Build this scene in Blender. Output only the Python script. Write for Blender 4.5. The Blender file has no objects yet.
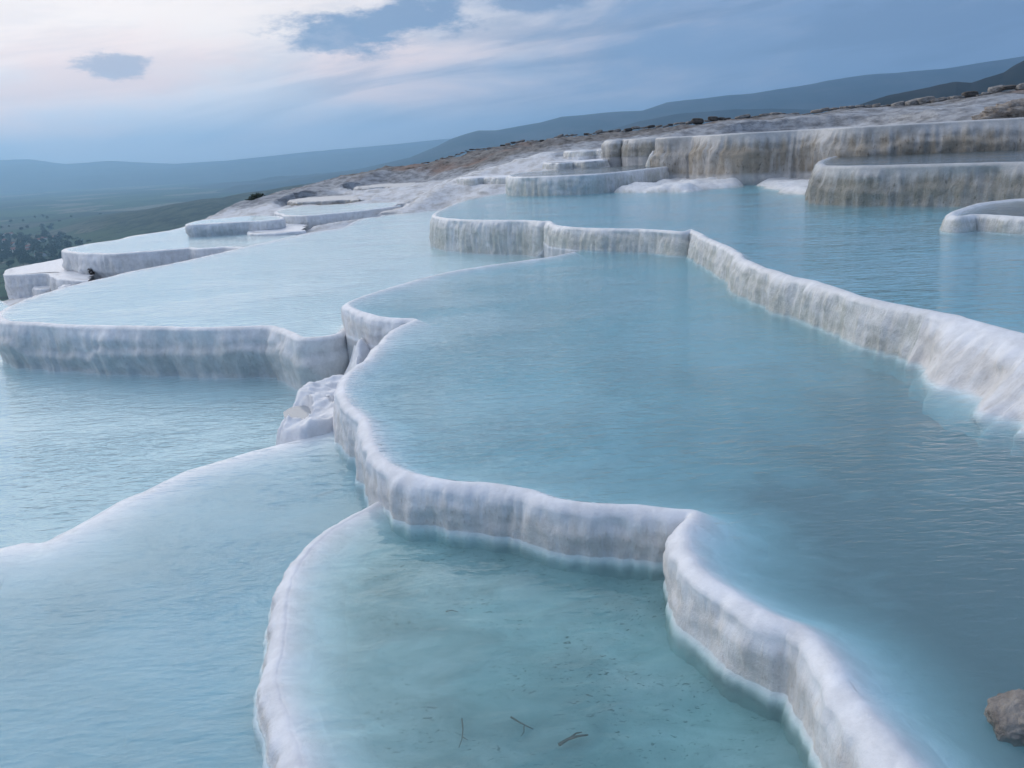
import bpy, math, random
import numpy as np
from mathutils import Matrix, Vector

random.seed(7)
RNG = np.random.RandomState(11)
SC = bpy.context.scene
COL = SC.collection

# ------------------------------------------------------------------ camera
EYE = np.array([0.0, 0.0, 3.0])
FPX = 800.0
ROLL = math.radians(3.06)
PITCH = math.radians(16.37)
_f = np.array([0, math.cos(PITCH), -math.sin(PITCH)])
_r0 = np.array([1.0, 0, 0])
_u0 = np.array([0, math.sin(PITCH), math.cos(PITCH)])
_r = _r0 * math.cos(ROLL) - _u0 * math.sin(ROLL)
_u = _u0 * math.cos(ROLL) + _r0 * math.sin(ROLL)

cam_d = bpy.data.cameras.new('camera')
cam_d.sensor_width = 36.0
cam_d.lens = 36.0 * FPX / 1024.0
cam_d.clip_start = 0.1
cam_d.clip_end = 40000.0
cam = bpy.data.objects.new('camera', cam_d)
COL.objects.link(cam)
M = Matrix.Identity(4)
for i in range(3):
    M[i][0], M[i][1], M[i][2], M[i][3] = _r[i], _u[i], -_f[i], EYE[i]
cam.matrix_world = M
SC.camera = cam


def ray(px, py):
    return _f + _r * (px - 512.0) / FPX + _u * (384.0 - py) / FPX


def on_level(px, py, z):
    d = ray(px, py)
    t = (z - EYE[2]) / d[2]
    p = EYE + d * t
    return (p[0], p[1])


def at_depth(px, py, dist):
    d = ray(px, py)
    p = EYE + d * (dist / d[1])
    return p


# ------------------------------------------------------------------ noise
_PERM = RNG.permutation(512)
_PERM = np.concatenate([_PERM, _PERM, _PERM])
_VAL = RNG.rand(512) * 2 - 1


def vnoise(x, y, z=0.0):
    x = np.asarray(x, float); y = np.asarray(y, float) + np.zeros_like(x); z = np.asarray(z, float) + np.zeros_like(x)
    xi = np.floor(x).astype(int); yi = np.floor(y).astype(int); zi = np.floor(z).astype(int)
    xf = x - xi; yf = y - yi; zf = z - zi
    u = xf * xf * xf * (xf * (xf * 6 - 15) + 10)
    v = yf * yf * yf * (yf * (yf * 6 - 15) + 10)
    w = zf * zf * zf * (zf * (zf * 6 - 15) + 10)

    def h(a, b, c):
        return _VAL[_PERM[(_PERM[(_PERM[a & 511] + b) & 511] + c) & 511]]
    r = 0
    for dz in (0, 1):
        for dy in (0, 1):
            for dx in (0, 1):
                r = r + h(xi + dx, yi + dy, zi + dz) * (u if dx else 1 - u) * (v if dy else 1 - v) * (w if dz else 1 - w)
    return r


def fbm(x, y, z=0.0, octaves=4, gain=0.5):
    a, s, r = 1.0, 0.0, 0.0
    k = 1.0
    for i in range(octaves):
        r = r + a * vnoise(np.asarray(x) * k + 17.3 * i, np.asarray(y) * k + 5.1 * i, np.asarray(z) * k)
        s += a; a *= gain; k *= 2.03
    return r / s


def sstep(a, b, x):
    t = np.clip((np.asarray(x, float) - a) / (b - a), 0, 1)
    return t * t * (3 - 2 * t)


# ------------------------------------------------------------------ object helpers
def tag(o, label=None, cat=None, group=None, kind=None):
    if label: o['label'] = label
    if cat: o['category'] = cat
    if group: o['group'] = group
    if kind: o['kind'] = kind
    return o


def empty(name, loc):
    o = bpy.data.objects.new(name, None)
    o.empty_display_size = 0.3
    o.location = loc
    COL.objects.link(o)
    return o


def mesh_obj(name, verts, faces, mats, parent=None, origin=(0, 0, 0), smooth=True, uvs=None, mat_idx=None, attrs=None):
    """verts in world space; the object's origin is put at origin (or at its parent's location)."""
    v = np.asarray(verts, float)
    if parent is not None:
        origin = tuple(parent.location)
    v = v - np.array(origin)
    me = bpy.data.meshes.new(name)
    me.from_pydata(v.tolist(), [], faces if isinstance(faces, list) else faces.tolist())
    if uvs is not None:
        lay = me.uv_layers.new(name='UVMap')
        li = np.empty(len(me.loops), int)
        me.loops.foreach_get('vertex_index', li)
        lay.data.foreach_set('uv', np.asarray(uvs, float)[li].ravel())
    if attrs:
        for k, a in attrs.items():
            at = me.attributes.new(k, 'FLOAT', 'POINT')
            at.data.foreach_set('value', np.asarray(a, float))
    for m in (mats if isinstance(mats, (list, tuple)) else [mats]):
        me.materials.append(m)
    if mat_idx is not None:
        me.polygons.foreach_set('material_index', np.asarray(mat_idx, int))
    me.polygons.foreach_set('use_smooth', [smooth] * len(me.polygons))
    me.update()
    o = bpy.data.objects.new(name, me)
    COL.objects.link(o)
    if parent is not None:
        o.parent = parent
    else:
        o.location = origin
    return o


def grid_faces(nu, nv):
    i = np.arange(nu - 1)[:, None]; j = np.arange(nv - 1)[None, :]
    a = i * nv + j
    return np.stack([a, a + 1, a + nv + 1, a + nv], -1).reshape(-1, 4)


# ------------------------------------------------------------------ materials
class NT:
    def __init__(self, mat):
        mat.use_nodes = True
        self.t = mat.node_tree
        self.t.nodes.clear()

    def n(self, typ, ins=None, **props):
        nd = self.t.nodes.new(typ)
        for k, v in props.items():
            setattr(nd, k, v)
        if ins:
            for k, v in ins.items():
                s = nd.inputs[k]
                if isinstance(v, bpy.types.NodeSocket):
                    self.t.links.new(v, s)
                else:
                    s.default_value = v
        return nd

    def math(self, op, a, b=None, c=None, clamp=False):
        nd = self.n('ShaderNodeMath', operation=op, use_clamp=clamp)
        for i, v in enumerate((a, b, c)):
            if v is None: continue
            if isinstance(v, bpy.types.NodeSocket): self.t.links.new(v, nd.inputs[i])
            else: nd.inputs[i].default_value = v
        return nd.outputs[0]

    def mix(self, fac, a, b, blend='MIX'):
        nd = self.n('ShaderNodeMix', data_type='RGBA', blend_type=blend)
        for k, v in ((0, fac), (6, a), (7, b)):
            if isinstance(v, bpy.types.NodeSocket): self.t.links.new(v, nd.inputs[k])
            elif k == 0: nd.inputs[0].default_value = v
            else: nd.inputs[k].default_value = tuple(v) + (1,) if len(v) == 3 else v
        return nd.outputs[2]

    def ramp(self, v, a, b, lo=0.0, hi=1.0):
        nd = self.n('ShaderNodeMapRange', {0: v, 1: a, 2: b, 3: lo, 4: hi}, interpolation_type='SMOOTHSTEP')
        return nd.outputs[0]

    def noise(self, vec, scale, detail=4.0, rough=0.55, dist=0.0):
        nd = self.n('ShaderNodeTexNoise', {'Scale': scale, 'Detail': detail, 'Roughness': rough, 'Distortion': dist})
        if vec is not None: self.t.links.new(vec, nd.inputs['Vector'])
        return nd.outputs[0]

    def mapping(self, vec, scale=(1, 1, 1), rot=(0, 0, 0), loc=(0, 0, 0)):
        nd = self.n('ShaderNodeMapping', {'Vector': vec, 'Scale': scale, 'Rotation': rot, 'Location': loc})
        return nd.outputs[0]

    def pos(self):
        return self.n('ShaderNodeNewGeometry').outputs['Position']

    def bump(self, h, strength, dist, normal=None):
        nd = self.n('ShaderNodeBump', {'Height': h, 'Strength': strength, 'Distance': dist})
        if normal is not None: self.t.links.new(normal, nd.inputs['Normal'])
        return nd.outputs[0]

    def out(self, shader=None, volume=None):
        o = self.n('ShaderNodeOutputMaterial')
        if shader is not None: self.t.links.new(shader, o.inputs['Surface'])
        if volume is not None: self.t.links.new(volume, o.inputs['Volume'])


def new_mat(name):
    m = bpy.data.materials.new(name)
    return m, NT(m)


def wall_material(name, white, stain, dark, stain_amt, rough_bump=1.0, top_keep=0.18):
    """Travertine drape: smooth pale lip, vertical drip streaks and mineral stains below. UV = (run, depth) in wall heights."""
    m, t = new_mat(name)
    uv = t.n('ShaderNodeTexCoord').outputs['UV']
    sep = t.n('ShaderNodeSeparateXYZ', {0: uv})
    depth = sep.outputs[1]
    streak = t.noise(t.mapping(uv, (6.0, 0.75, 1)), 1.0, 5, 0.6, 0.3)
    fine = t.noise(t.mapping(uv, (20.0, 4.5, 1)), 1.0, 5, 0.62, 0.4)
    patch = t.noise(t.mapping(uv, (0.75, 0.9, 1)), 1.0, 4, 0.55, 0.5)
    speck = t.noise(t.mapping(uv, (11, 9, 1)), 1.0, 6, 0.68, 0.3)
    below = t.ramp(t.math('ADD', depth, t.math('MULTIPLY', t.math('SUBTRACT', streak, 0.5), 0.55)), top_keep, top_keep + 0.38)
    inner = t.ramp(depth, -0.02, 0.03)
    below = t.math('MULTIPLY', below, inner)
    below = t.math('MULTIPLY', below, t.ramp(depth, 1.08, 0.96))
    s1 = t.math('MULTIPLY', below, t.ramp(t.math('MULTIPLY_ADD', patch, 0.65, t.math('MULTIPLY', streak, 0.45)), 0.36, 0.66))
    s1 = t.math('MULTIPLY', s1, stain_amt, clamp=True)
    c = t.mix(s1, white, stain)
    s2 = t.math('MULTIPLY', below, t.ramp(t.math('MULTIPLY_ADD', fine, 0.6, t.math('MULTIPLY', speck, 0.5)), 0.58, 0.74))
    s2 = t.math('MULTIPLY', s2, min(1.0, stain_amt * 0.8), clamp=True)
    c = t.mix(s2, c, dark)
    bigv = t.ramp(t.noise(t.mapping(uv, (0.5, 0.2, 1)), 1.0, 3), 0.3, 0.7, 0.9, 1.04)
    c = t.mix(1.0, c, t.n('ShaderNodeCombineColor', {0: bigv, 1: bigv, 2: bigv}).outputs[0], 'MULTIPLY')
    mott = t.ramp(t.noise(t.mapping(t.pos(), (5, 5, 5)), 1.0, 6, 0.68, 0.4), 0.36, 0.68, 1.04, 0.88)
    c = t.mix(1.0, c, t.n('ShaderNodeCombineColor', {0: mott, 1: mott, 2: mott}).outputs[0], 'MULTIPLY')
    h = t.math('ADD', t.math('MULTIPLY', fine, 0.5), t.math('MULTIPLY', speck, 0.5))
    h = t.math('MULTIPLY', h, t.math('MULTIPLY_ADD', below, 0.85, 0.15))
    grain = t.noise(t.pos(), 60.0, 4, 0.65)
    nrm = t.bump(h, 0.55 * rough_bump, 0.06)
    crust = t.noise(t.pos(), 17.0, 6, 0.7)
    nrm = t.bump(crust, 0.35 * rough_bump, 0.03, nrm)
    nrm = t.bump(grain, 0.3 * rough_bump, 0.01, nrm)
    b = t.n('ShaderNodeBsdfPrincipled', {'Base Color': c, 'Roughness': t.ramp(below, 0, 1, 0.42, 0.75), 'Normal': nrm, 'Specular IOR Level': 0.4})
    t.out(b.outputs[0])
    return m


def floor_material(name, white, silt, silt_amt, speck_amt, silt_shade=0.0):
    """Pool bed: pale lime mud with drifts of grey-green silt, optional painted shade to the near right, and scattered dark flecks."""
    m, t = new_mat(name)
    p = t.pos()
    big = t.noise(t.mapping(p, (0.45, 0.5, 0.5)), 1.0, 5, 0.55, 0.6)
    mid = t.noise(t.mapping(p, (1.9, 3.0, 2)), 1.0, 6, 0.62, 0.7)
    if silt_shade:
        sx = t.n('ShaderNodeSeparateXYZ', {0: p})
        drift_shade = t.ramp(t.math('MULTIPLY_ADD', sx.outputs[1], -0.55, t.math('MULTIPLY_ADD', big, 2.0, t.math('MULTIPLY', sx.outputs[0], 0.75))), -3.7, 1.2)  # silt plus painted-in darkening for dim sky reflection and vignette, towards near right
        drift_shade = t.math('MULTIPLY', drift_shade, t.math('MULTIPLY_ADD', mid, 0.5, silt_shade - 0.2))
    else:
        drift_shade = t.math('ADD', 0.0, 0.0)
    a = t.math('MULTIPLY', t.ramp(t.math('MULTIPLY_ADD', big, 0.6, t.math('MULTIPLY', mid, 0.4)), 0.36, 0.66), silt_amt)
    a = t.math('ADD', a, drift_shade, clamp=True)
    sh0 = t.n('ShaderNodeAttribute', attribute_name='shore').outputs['Fac']
    shore = t.ramp(sh0, 0.2, 1.3)
    a = t.math('MULTIPLY', a, shore)
    c = t.mix(t.ramp(t.math('ADD', sh0, t.math('MULTIPLY', t.math('SUBTRACT', mid, 0.5), 1.2)), 0.05, 0.9), (0.77, 0.775, 0.80), white)
    c = t.mix(a, c, silt)
    fl = t.noise(t.mapping(p, (20, 38, 20)), 1.0, 3, 0.6, 1.0)
    area = t.ramp(t.noise(t.mapping(p, (1.3, 1.9, 1)), 1.0, 4, 0.65), 0.42, 0.60)
    flecks = t.math('MULTIPLY', t.ramp(fl, 0.60, 0.66), area)
    flecks = t.math('MULTIPLY', t.math('MULTIPLY', flecks, speck_amt, clamp=True), shore)
    c = t.mix(flecks, c, (0.05, 0.06, 0.055))
    nrm = t.bump(t.math('ADD', mid, t.math('MULTIPLY', t.noise(p, 14.0, 4), 0.25)), 0.5, 0.05)
    b = t.n('ShaderNodeBsdfPrincipled', {'Base Color': c, 'Roughness': 0.8, 'Normal': nrm, 'Specular IOR Level': 0.2})
    t.out(b.outputs[0])
    return m


def water_material(name, sx, sy, rot, strength, dens=1.25, col=(0.14, 0.735, 0.825), amp=0.08, fine=1.0, milk=2.2, calm=None):
    m, t = new_mat(name)
    p = t.pos()
    v = t.mapping(p, (sx, sy, 1), (0, 0, math.radians(rot)))
    n1 = t.noise(v, 1.0, 3, 0.5, 0.6)
    v2 = t.mapping(p, (sx * 2.1, sy * 2.6, 1), (0, 0, math.radians(rot + 14)))
    n2 = t.noise(v2, 1.0, 2, 0.5, 0.3)
    gust = t.ramp(t.noise(t.mapping(p, (0.35, 0.6, 1)), 1.0, 3, 0.5), 0.35, 0.65, 0.45, 1.15)
    if calm:
        gust = t.math('MULTIPLY', gust, t.ramp(t.n('ShaderNodeSeparateXYZ', {0: p}).outputs[1], calm[0], calm[1], 0.25, 1.0))
    h = t.math('MULTIPLY', t.math('MULTIPLY_ADD', n2, 0.45 * fine, n1), gust)
    nrm = t.bump(h, strength, amp)
    fr = t.n('ShaderNodeFresnel', {'IOR': 1.33, 'Normal': nrm}).outputs[0]
    back = t.n('ShaderNodeNewGeometry').outputs['Backfacing']
    fr = t.math('MULTIPLY', fr, t.math('SUBTRACT', 1.0, back))      # light leaving the water passes; only the outer face mirrors
    gl = t.n('ShaderNodeBsdfGlossy', {'Color': (1, 1, 1, 1), 'Roughness': 0.09, 'Normal': nrm}).outputs[0]
    tr = t.n('ShaderNodeBsdfTransparent').outputs[0]
    mx = t.n('ShaderNodeMixShader', {0: fr, 1: tr, 2: gl}).outputs[0]
    va = t.n('ShaderNodeVolumeAbsorption', {'Color': tuple(col) + (1,), 'Density': dens}).outputs[0]
    vs_ = t.n('ShaderNodeVolumeScatter', {'Color': (0.93, 0.98, 1.0, 1), 'Density': milk, 'Anisotropy': 0.0}).outputs[0]
    vol = t.n('ShaderNodeAddShader', {0: va, 1: vs_}).outputs[0]
    t.out(mx, vol)
    return m


W_SMOOTH = wall_material('travertine_smooth', (0.77, 0.775, 0.80), (0.62, 0.575, 0.525), (0.44, 0.385, 0.34), 0.6, 0.7)
W_GREY = wall_material('travertine_grey', (0.76, 0.765, 0.78), (0.55, 0.555, 0.53), (0.37, 0.37, 0.345), 0.6, top_keep=0.1)
W_CREAM = wall_material('travertine_cream', (0.75, 0.75, 0.755), (0.52, 0.52, 0.46), (0.30, 0.31, 0.26), 0.75, 1.3, top_keep=0.05)
W_BROWN = wall_material('travertine_stained', (0.55, 0.54, 0.53), (0.35, 0.305, 0.245), (0.10, 0.08, 0.06), 1.0, 2.2, top_keep=0.06)
W_BUFF = wall_material('travertine_buff', (0.50, 0.50, 0.50), (0.31, 0.295, 0.255), (0.11, 0.115, 0.09), 1.0, 2.1, top_keep=0.08)
B_MAIN = floor_material('bed_drift_shaded', (0.56, 0.56, 0.57), (0.05, 0.072, 0.08), 0.5, 0.9, silt_shade=0.95)
B_FRONT = floor_material('bed_silty', (0.55, 0.55, 0.57), (0.19, 0.245, 0.26), 0.9, 0.9)
B_WHITE = floor_material('bed_white', (0.66, 0.66, 0.68), (0.36, 0.39, 0.39), 0.6, 0.15)
B_UPPER = floor_material('bed_upper', (0.58, 0.59, 0.61), (0.26, 0.29, 0.30), 0.9, 0.5)
B_DARK = floor_material('bed_grey', (0.24, 0.25, 0.25), (0.11, 0.12, 0.12), 0.8, 0.4)
WATER_MAIN = water_material('water_rippled', 3.2, 9.0, -6, 1.0, milk=0.8, dens=1.5, amp=0.055, calm=(3.5, 8.5))
WATER_STILL = water_material('water_still', 1.2, 2.4, 20, 0.3, dens=2.2, milk=0.6, col=(0.20, 0.735, 0.75))
WATER_SLOPE = water_material('water_flowing', 3.0, 7.5, -32, 0.8, amp=0.03, dens=2.3, milk=1.2, col=(0.20, 0.70, 0.80))
WATER_DARK = water_material('water_dark', 1.6, 5.0, 4, 0.6, milk=0.25, dens=3.0, col=(0.50, 0.62, 0.64))
WATER_FAR = water_material('water_far', 1.6, 5.0, 4, 0.8, milk=0.8, dens=1.6)
WATER_LEFT = water_material('water_left', 2.8, 7.5, -16, 0.9, amp=0.05, milk=2.1, dens=0.85, col=(0.16, 0.77, 0.87))

m, t = new_mat('puddle_water')
t.out(t.n('ShaderNodeBsdfPrincipled', {'Base Color': (0.34, 0.36, 0.38, 1), 'Roughness': 0.12, 'IOR': 1.33}).outputs[0])
PUDDLE = m

# ------------------------------------------------------------------ paths
def catmull(pts, step):
    P = np.asarray(pts, float)
    P = np.vstack([2 * P[0] - P[1], P, 2 * P[-1] - P[-2]])
    out = []
    for i in range(1, len(P) - 2):
        p0, p1, p2, p3 = P[i - 1], P[i], P[i + 1], P[i + 2]
        t0 = 0.0
        t1 = t0 + max(1e-4, np.linalg.norm(p1 - p0)) ** 0.5
        t2 = t1 + max(1e-4, np.linalg.norm(p2 - p1)) ** 0.5
        t3 = t2 + max(1e-4, np.linalg.norm(p3 - p2)) ** 0.5
        n = max(2, int(np.linalg.norm(p2 - p1) / step))
        t = np.linspace(t1, t2, n, endpoint=False)[:, None]
        A1 = (t1 - t) / (t1 - t0) * p0 + (t - t0) / (t1 - t0) * p1
        A2 = (t2 - t) / (t2 - t1) * p1 + (t - t1) / (t2 - t1) * p2
        A3 = (t3 - t) / (t3 - t2) * p2 + (t - t2) / (t3 - t2) * p3
        B1 = (t2 - t) / (t2 - t0) * A1 + (t - t0) / (t2 - t0) * A2
        B2 = (t3 - t) / (t3 - t1) * A2 + (t - t1) / (t3 - t1) * A3
        out.append((t2 - t) / (t2 - t1) * B1 + (t - t1) / (t2 - t1) * B2)
    out.append(P[-2][None, :])
    Q = np.vstack(out)
    # even spacing
    s = np.concatenate([[0], np.cumsum(np.linalg.norm(np.diff(Q, axis=0), axis=1))])
    m = max(3, int(s[-1] / step))
    si = np.linspace(0, s[-1], m)
    return np.stack([np.interp(si, s, Q[:, 0]), np.interp(si, s, Q[:, 1])], 1)


def smooth1(a, k):
    if k < 1: return a
    ker = np.hanning(2 * k + 3)[1:-1]; ker /= ker.sum()
    pad = np.pad(a, ((k, k), (0, 0)), mode='edge')
    return np.stack([np.convolve(pad[:, i], ker, 'valid') for i in range(a.shape[1])], 1)


def area2(poly):
    x, y = poly[:, 0], poly[:, 1]
    return np.sum(x * np.roll(y, -1) - np.roll(x, -1) * y)


def inside(poly, X, Y):
    r = np.zeros(X.shape, bool)
    x, y = poly[:, 0], poly[:, 1]
    j = len(poly) - 1
    for i in range(len(poly)):
        c = ((y[i] > Y) != (y[j] > Y))
        if c.any():
            xi = (x[j] - x[i]) * (Y - y[i]) / (y[j] - y[i] + 1e-12) + x[i]
            r ^= c & (X < xi)
        j = i
    return r


def dist_path(path, X, Y):
    d = np.full(X.shape, 1e9)
    for i in range(len(path) - 1):
        ax, ay = path[i]; bx, by = path[i + 1]
        dx, dy = bx - ax, by - ay
        L = dx * dx + dy * dy + 1e-12
        t = np.clip(((X - ax) * dx + (Y - ay) * dy) / L, 0, 1)
        d = np.minimum(d, (X - ax - t * dx) ** 2 + (Y - ay - t * dy) ** 2)
    return np.sqrt(d)


POOLS = []


def terrace(name, label, cat, rim_px, close_px, z, hv, wall_mat, floor_mat, water_mat, step=0.05, lipw=1.0, lean=0.05,
            depth=0.35, floor_step=0.15, lobes=1.0, flutes=1.0, drape=0.5, wobble=1.0, skirt=0.6, rim_xy=None, close_xy=None,
            seed=0.0, under=0.0, shelf=1.0, rows=30, lipvar=0.005, liplift=-0.010, toe=None):
    """One terrace: a swept travertine rim, its bed, and its water (each a part)."""
    rim = rim_xy if rim_xy is not None else [on_level(a, b, z) for a, b in rim_px]
    clo = close_xy if close_xy is not None else [on_level(a, b, z) for a, b in close_px]
    path = catmull(rim, step)
    s = np.concatenate([[0], np.cumsum(np.linalg.norm(np.diff(path, axis=0), axis=1))])
    poly0 = np.vstack([path, np.asarray(clo)])
    ccw = area2(poly0) > 0
    path = smooth1(path, max(1, int(0.06 * lipw / step)))
    k = max(2, int(0.26 * lipw / step))
    tan = np.gradient(path, axis=0)
    ang = np.unwrap(np.arctan2(tan[:, 1], tan[:, 0]))
    ang = smooth1(ang[:, None], k)[:, 0]
    tan = np.stack([np.cos(ang), np.sin(ang)], 1)
    nrm = np.stack([tan[:, 1], -tan[:, 0]], 1) * (1 if ccw else -1)
    wob = wobble * (0.05 * hv * vnoise(s / (0.8 * hv), seed + 3.3) + 0.022 * hv * vnoise(s / (0.27 * hv), seed + 8.1))
    path = path + nrm * wob[:, None]
    poly = np.vstack([path, np.asarray(clo)])
    H = hv + skirt
    w = lipw
    def bed(d):
        return depth * (1 - np.exp(-(np.clip(d, 0, None) / (0.38 * w * shelf)) ** 1.45))
    ib = [0.62, 0.52, 0.44, 0.36, 0.30, 0.24, 0.18, 0.13, 0.09, 0.05]
    if water_mat is None: ib = [0.5, 0.4, 0.32, 0.24, 0.16, 0.1, 0.05]
    i0 = ib[0] + 0.15
    prof = [(-i0 * w * shelf, -bed(i0 * w * shelf) - 0.03)] + [(-q * w * shelf, -bed(q * w * shelf) + 0.003) for q in ib] + [(0.0, 0.010),
            (0.05 * w, 0.008), (0.09 * w, -0.006), (0.125 * w, -0.03), (0.15 * w, -0.06)]
    ninner = len(ib) + 2
    dd = np.concatenate([np.array([-p[1] for p in prof]), 0.06 + (H - 0.06) * (np.linspace(0, 1, rows + 1)[1:]) ** 1.15])
    oo = np.concatenate([np.array([p[0] for p in prof]), np.full(rows, 0.15 * w)])
    outer = np.arange(len(dd)) >= ninner
    S, D = np.meshgrid(s, dd, indexing='ij')
    O = np.repeat(oo[None, :], len(s), 0)
    dn = np.clip(D / hv, 0, None)
    amp = sstep(0.0, 0.28, dn) * outer[None, :]
    if not np.isscalar(lean):
        R_ = np.asarray(rim, float)
        near = np.argmin(((path[:, None, :] - R_[None]) ** 2).sum(-1), 1)
        lk = np.array([a for a, b in lean]); lv = np.array([b for a, b in lean], float)
        lean = smooth1(np.interp(near, lk, lv)[:, None], int(0.35 / step))[:, 0][:, None]
        O = O + np.minimum(D, hv) * outer[None, :] * np.clip(lean - 0.2, 0, None) * (0.42 * vnoise(S / 0.55, D / 0.5, seed + 81) + 0.3 * vnoise(S / 0.22, D / 0.22, seed + 83))
        O = O + 0.12 * np.clip(lean - 0.2, 0, 1) * sstep(0.0, 0.2, D) * outer[None, :]
    O = O + (lean * np.minimum(D, hv * 1.08) * outer[None, :]) - under * hv * sstep(0.45, 1.0, dn) * outer[None, :]
    lob = vnoise(S / (0.85 * hv), dn * 0.5, seed) + 0.5 * vnoise(S / (0.38 * hv), dn * 0.7, seed + 4)
    O = O + amp * lobes * 0.105 * hv * lob
    fl = 1 - 2 * np.abs(vnoise(S / (0.17 * hv) + 0.5 * vnoise(S / (0.5 * hv), dn, seed), dn * 0.9, seed + 9))
    O = O + amp * flutes * 0.042 * hv * fl
    O = O + amp * flutes * 0.012 * hv * vnoise(S / (0.055 * hv), dn * 2.2, seed + 14)
    O = O + amp * flutes * 0.016 * hv * fbm(S / (0.12 * hv), dn * 8.0, seed + 19, 3)
    O = O + amp * 0.014 * hv * vnoise(S / (0.5 * hv), dn * 7.0 + 0.8 * vnoise(S / (0.8 * hv), 0.5, seed + 51), seed + 53)
    t0 = 0.45 + 0.26 * vnoise(S / (1.1 * hv), 0.5, seed + 23) + 0.10 * vnoise(S / (0.35 * hv), 0.5, seed + 27)
    q = dn - t0
    dr = sstep(-0.05, 0.10, q) * np.exp(-np.clip(q - 0.05, 0, None) / 0.55)
    O = O + drape * 0.10 * hv * dr * amp
    if toe is None:
        th = np.full(len(s), hv)
    else:
        R_ = np.asarray(rim, float)
        near = np.argmin(((path[:, None, :] - R_[None]) ** 2).sum(-1), 1)
        tv = np.array([v for k_, v in toe]); tk = np.array([k_ for k_, v in toe])
        th = smooth1(tv[np.searchsorted(tk, near, 'right') - 1].astype(float)[:, None], 6)[:, 0]
    toe_d = np.clip(D - th[:, None] * 0.99, 0, None) * outer[None, :]
    O = O + 0.3 * np.minimum(toe_d, 0.08) + 0.05 * toe_d
    ridge_ = 0.5 - np.abs(vnoise(S / (0.11 * w), D / (0.5 * w), seed + 71))
    crust = (0.006 * fbm(S / 0.09, D / 0.09, seed + 41, 3) + 0.012 * ridge_ * sstep(0.0, 0.06, D)) * np.exp(-np.clip(D, 0, None) / 0.5) * outer[None, :]
    O = O + crust * 1.2
    lipz = liplift + lipvar * (vnoise(s / (0.7 * w), seed + 31) + 0.6 * vnoise(s / (0.22 * w), seed + 35))
    Z = z - D + crust * sstep(0.02, 0.08, O) + (lipz[:, None] * np.exp(-np.clip(D, 0, None) / 0.08))
    X = path[:, 0][:, None] + nrm[:, 0][:, None] * O
    Y = path[:, 1][:, None] + nrm[:, 1][:, None] * O
    V = np.stack([X, Y, Z], -1).reshape(-1, 3)
    vdep = D / np.where(th > 50, hv, np.maximum(th, 0.8 * hv))[:, None]
    UV = np.stack([S / hv + seed * 3.7, np.where(outer[None, :], vdep, -vdep)], -1).reshape(-1, 2)
    F = grid_faces(len(s), len(dd))
    bad = np.zeros(X.shape, bool)
    thin = path[::max(1, int(0.08 / step))]
    for c_ in range(ninner - 1):
        if oo[c_] < -0.10 * w:
            bad[:, c_] = ~inside(poly, X[:, c_], Y[:, c_]) | (dist_path(thin, X[:, c_], Y[:, c_]) < 0.72 * abs(oo[c_]))
    bad = bad.ravel()
    goodf = ~bad[F].any(1)
    if not ccw: F = F[:, ::-1]
    cx, cy = poly.mean(0)
    root = empty(name, (cx, cy, z - hv))
    tag(root, label, cat)
    col_d = dd[:-1]; col_out = outer[:-1]
    mi = np.where(~col_out & (oo[:-1] < -0.3 * w), 1, 0)
    mi = np.tile(mi, (len(s) - 1, 1))
    mi = np.where(outer[None, :-1] & (D[:-1, :-1] > th[:-1, None] + 0.004) & (th[:-1, None] < 50), 1, mi)
    if not np.isscalar(lean):
        mi = np.where((lean[:-1] > 0.32) & col_out[None, :] & (mi == 0), 2, mi)
    mesh_obj('rim_wall', V, F[goodf], [wall_mat, floor_mat if water_mat is not None else wall_mat, W_SMOOTH], root, uvs=UV, mat_idx=mi.ravel()[goodf], attrs={'shore': np.where(outer[None, :], np.clip((D - th[:, None] - 0.01) / 0.09, 0, 1) * 0.75, np.repeat((np.abs(oo) / w)[None, :], len(s), 0)).ravel()})
    # bed
    x0, y0 = poly.min(0); x1, y1 = poly.max(0)
    gx = np.arange(x0 - floor_step, x1 + 2 * floor_step, floor_step)
    gy = np.arange(y0 - floor_step, y1 + 2 * floor_step, floor_step)
    GX, GY = np.meshgrid(gx, gy, indexing='ij')
    ins = inside(poly, GX, GY)
    coarse = path[::max(1, int(0.25 / step))]
    coarse = np.vstack([coarse, path[-1:]])
    dp = dist_path(coarse, GX, GY)
    if water_mat is not None:
        far_ = sstep(0.5 * w, 2.2 * w, dp)
        dep = bed(dp) + 0.004 + far_ * (0.06 * fbm(GX * 0.6, GY * 0.6, seed, 4) + 0.03 * fbm(GX * 2.5, GY * 2.5, seed + 5, 3))
        dep = np.maximum(dep, 0.008)
    else:
        dep = depth + 0.05 * fbm(GX * 0.5, GY * 0.5, seed, 4)
    keep = ins[:-1, :-1] & ins[1:, :-1] & ins[1:, 1:] & ins[:-1, 1:]
    ny = len(gy)
    a = (np.arange(len(gx) - 1)[:, None] * ny + np.arange(ny - 1)[None, :])[keep]
    quads = np.stack([a, a + ny, a + ny + 1, a + 1], -1)
    used, inv = np.unique(quads.ravel(), return_inverse=True)
    Vb = np.stack([GX.ravel(), GY.ravel(), (z - dep).ravel()], -1)[used]
    mesh_obj('pool_floor', Vb, inv.reshape(-1, 4), floor_mat, root, attrs={'shore': (dp / w).ravel()[used]})
    if water_mat is not None:
        wp = poly
        n = len(wp)
        top = np.column_stack([wp, np.full(n, z)])
        bot = np.column_stack([wp, np.full(n, z - 1.2)])
        faces = [list(range(n)) if ccw else list(range(n))[::-1], list(range(n, 2 * n))[::-1] if ccw else list(range(n, 2 * n))]
        for i in range(n):
            j = (i + 1) % n
            faces.append([i, i + n, j + n, j] if ccw else [j, j + n, i + n, i])
        mesh_obj('water', np.vstack([top, bot]), faces, water_mat, root, smooth=False)
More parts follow.
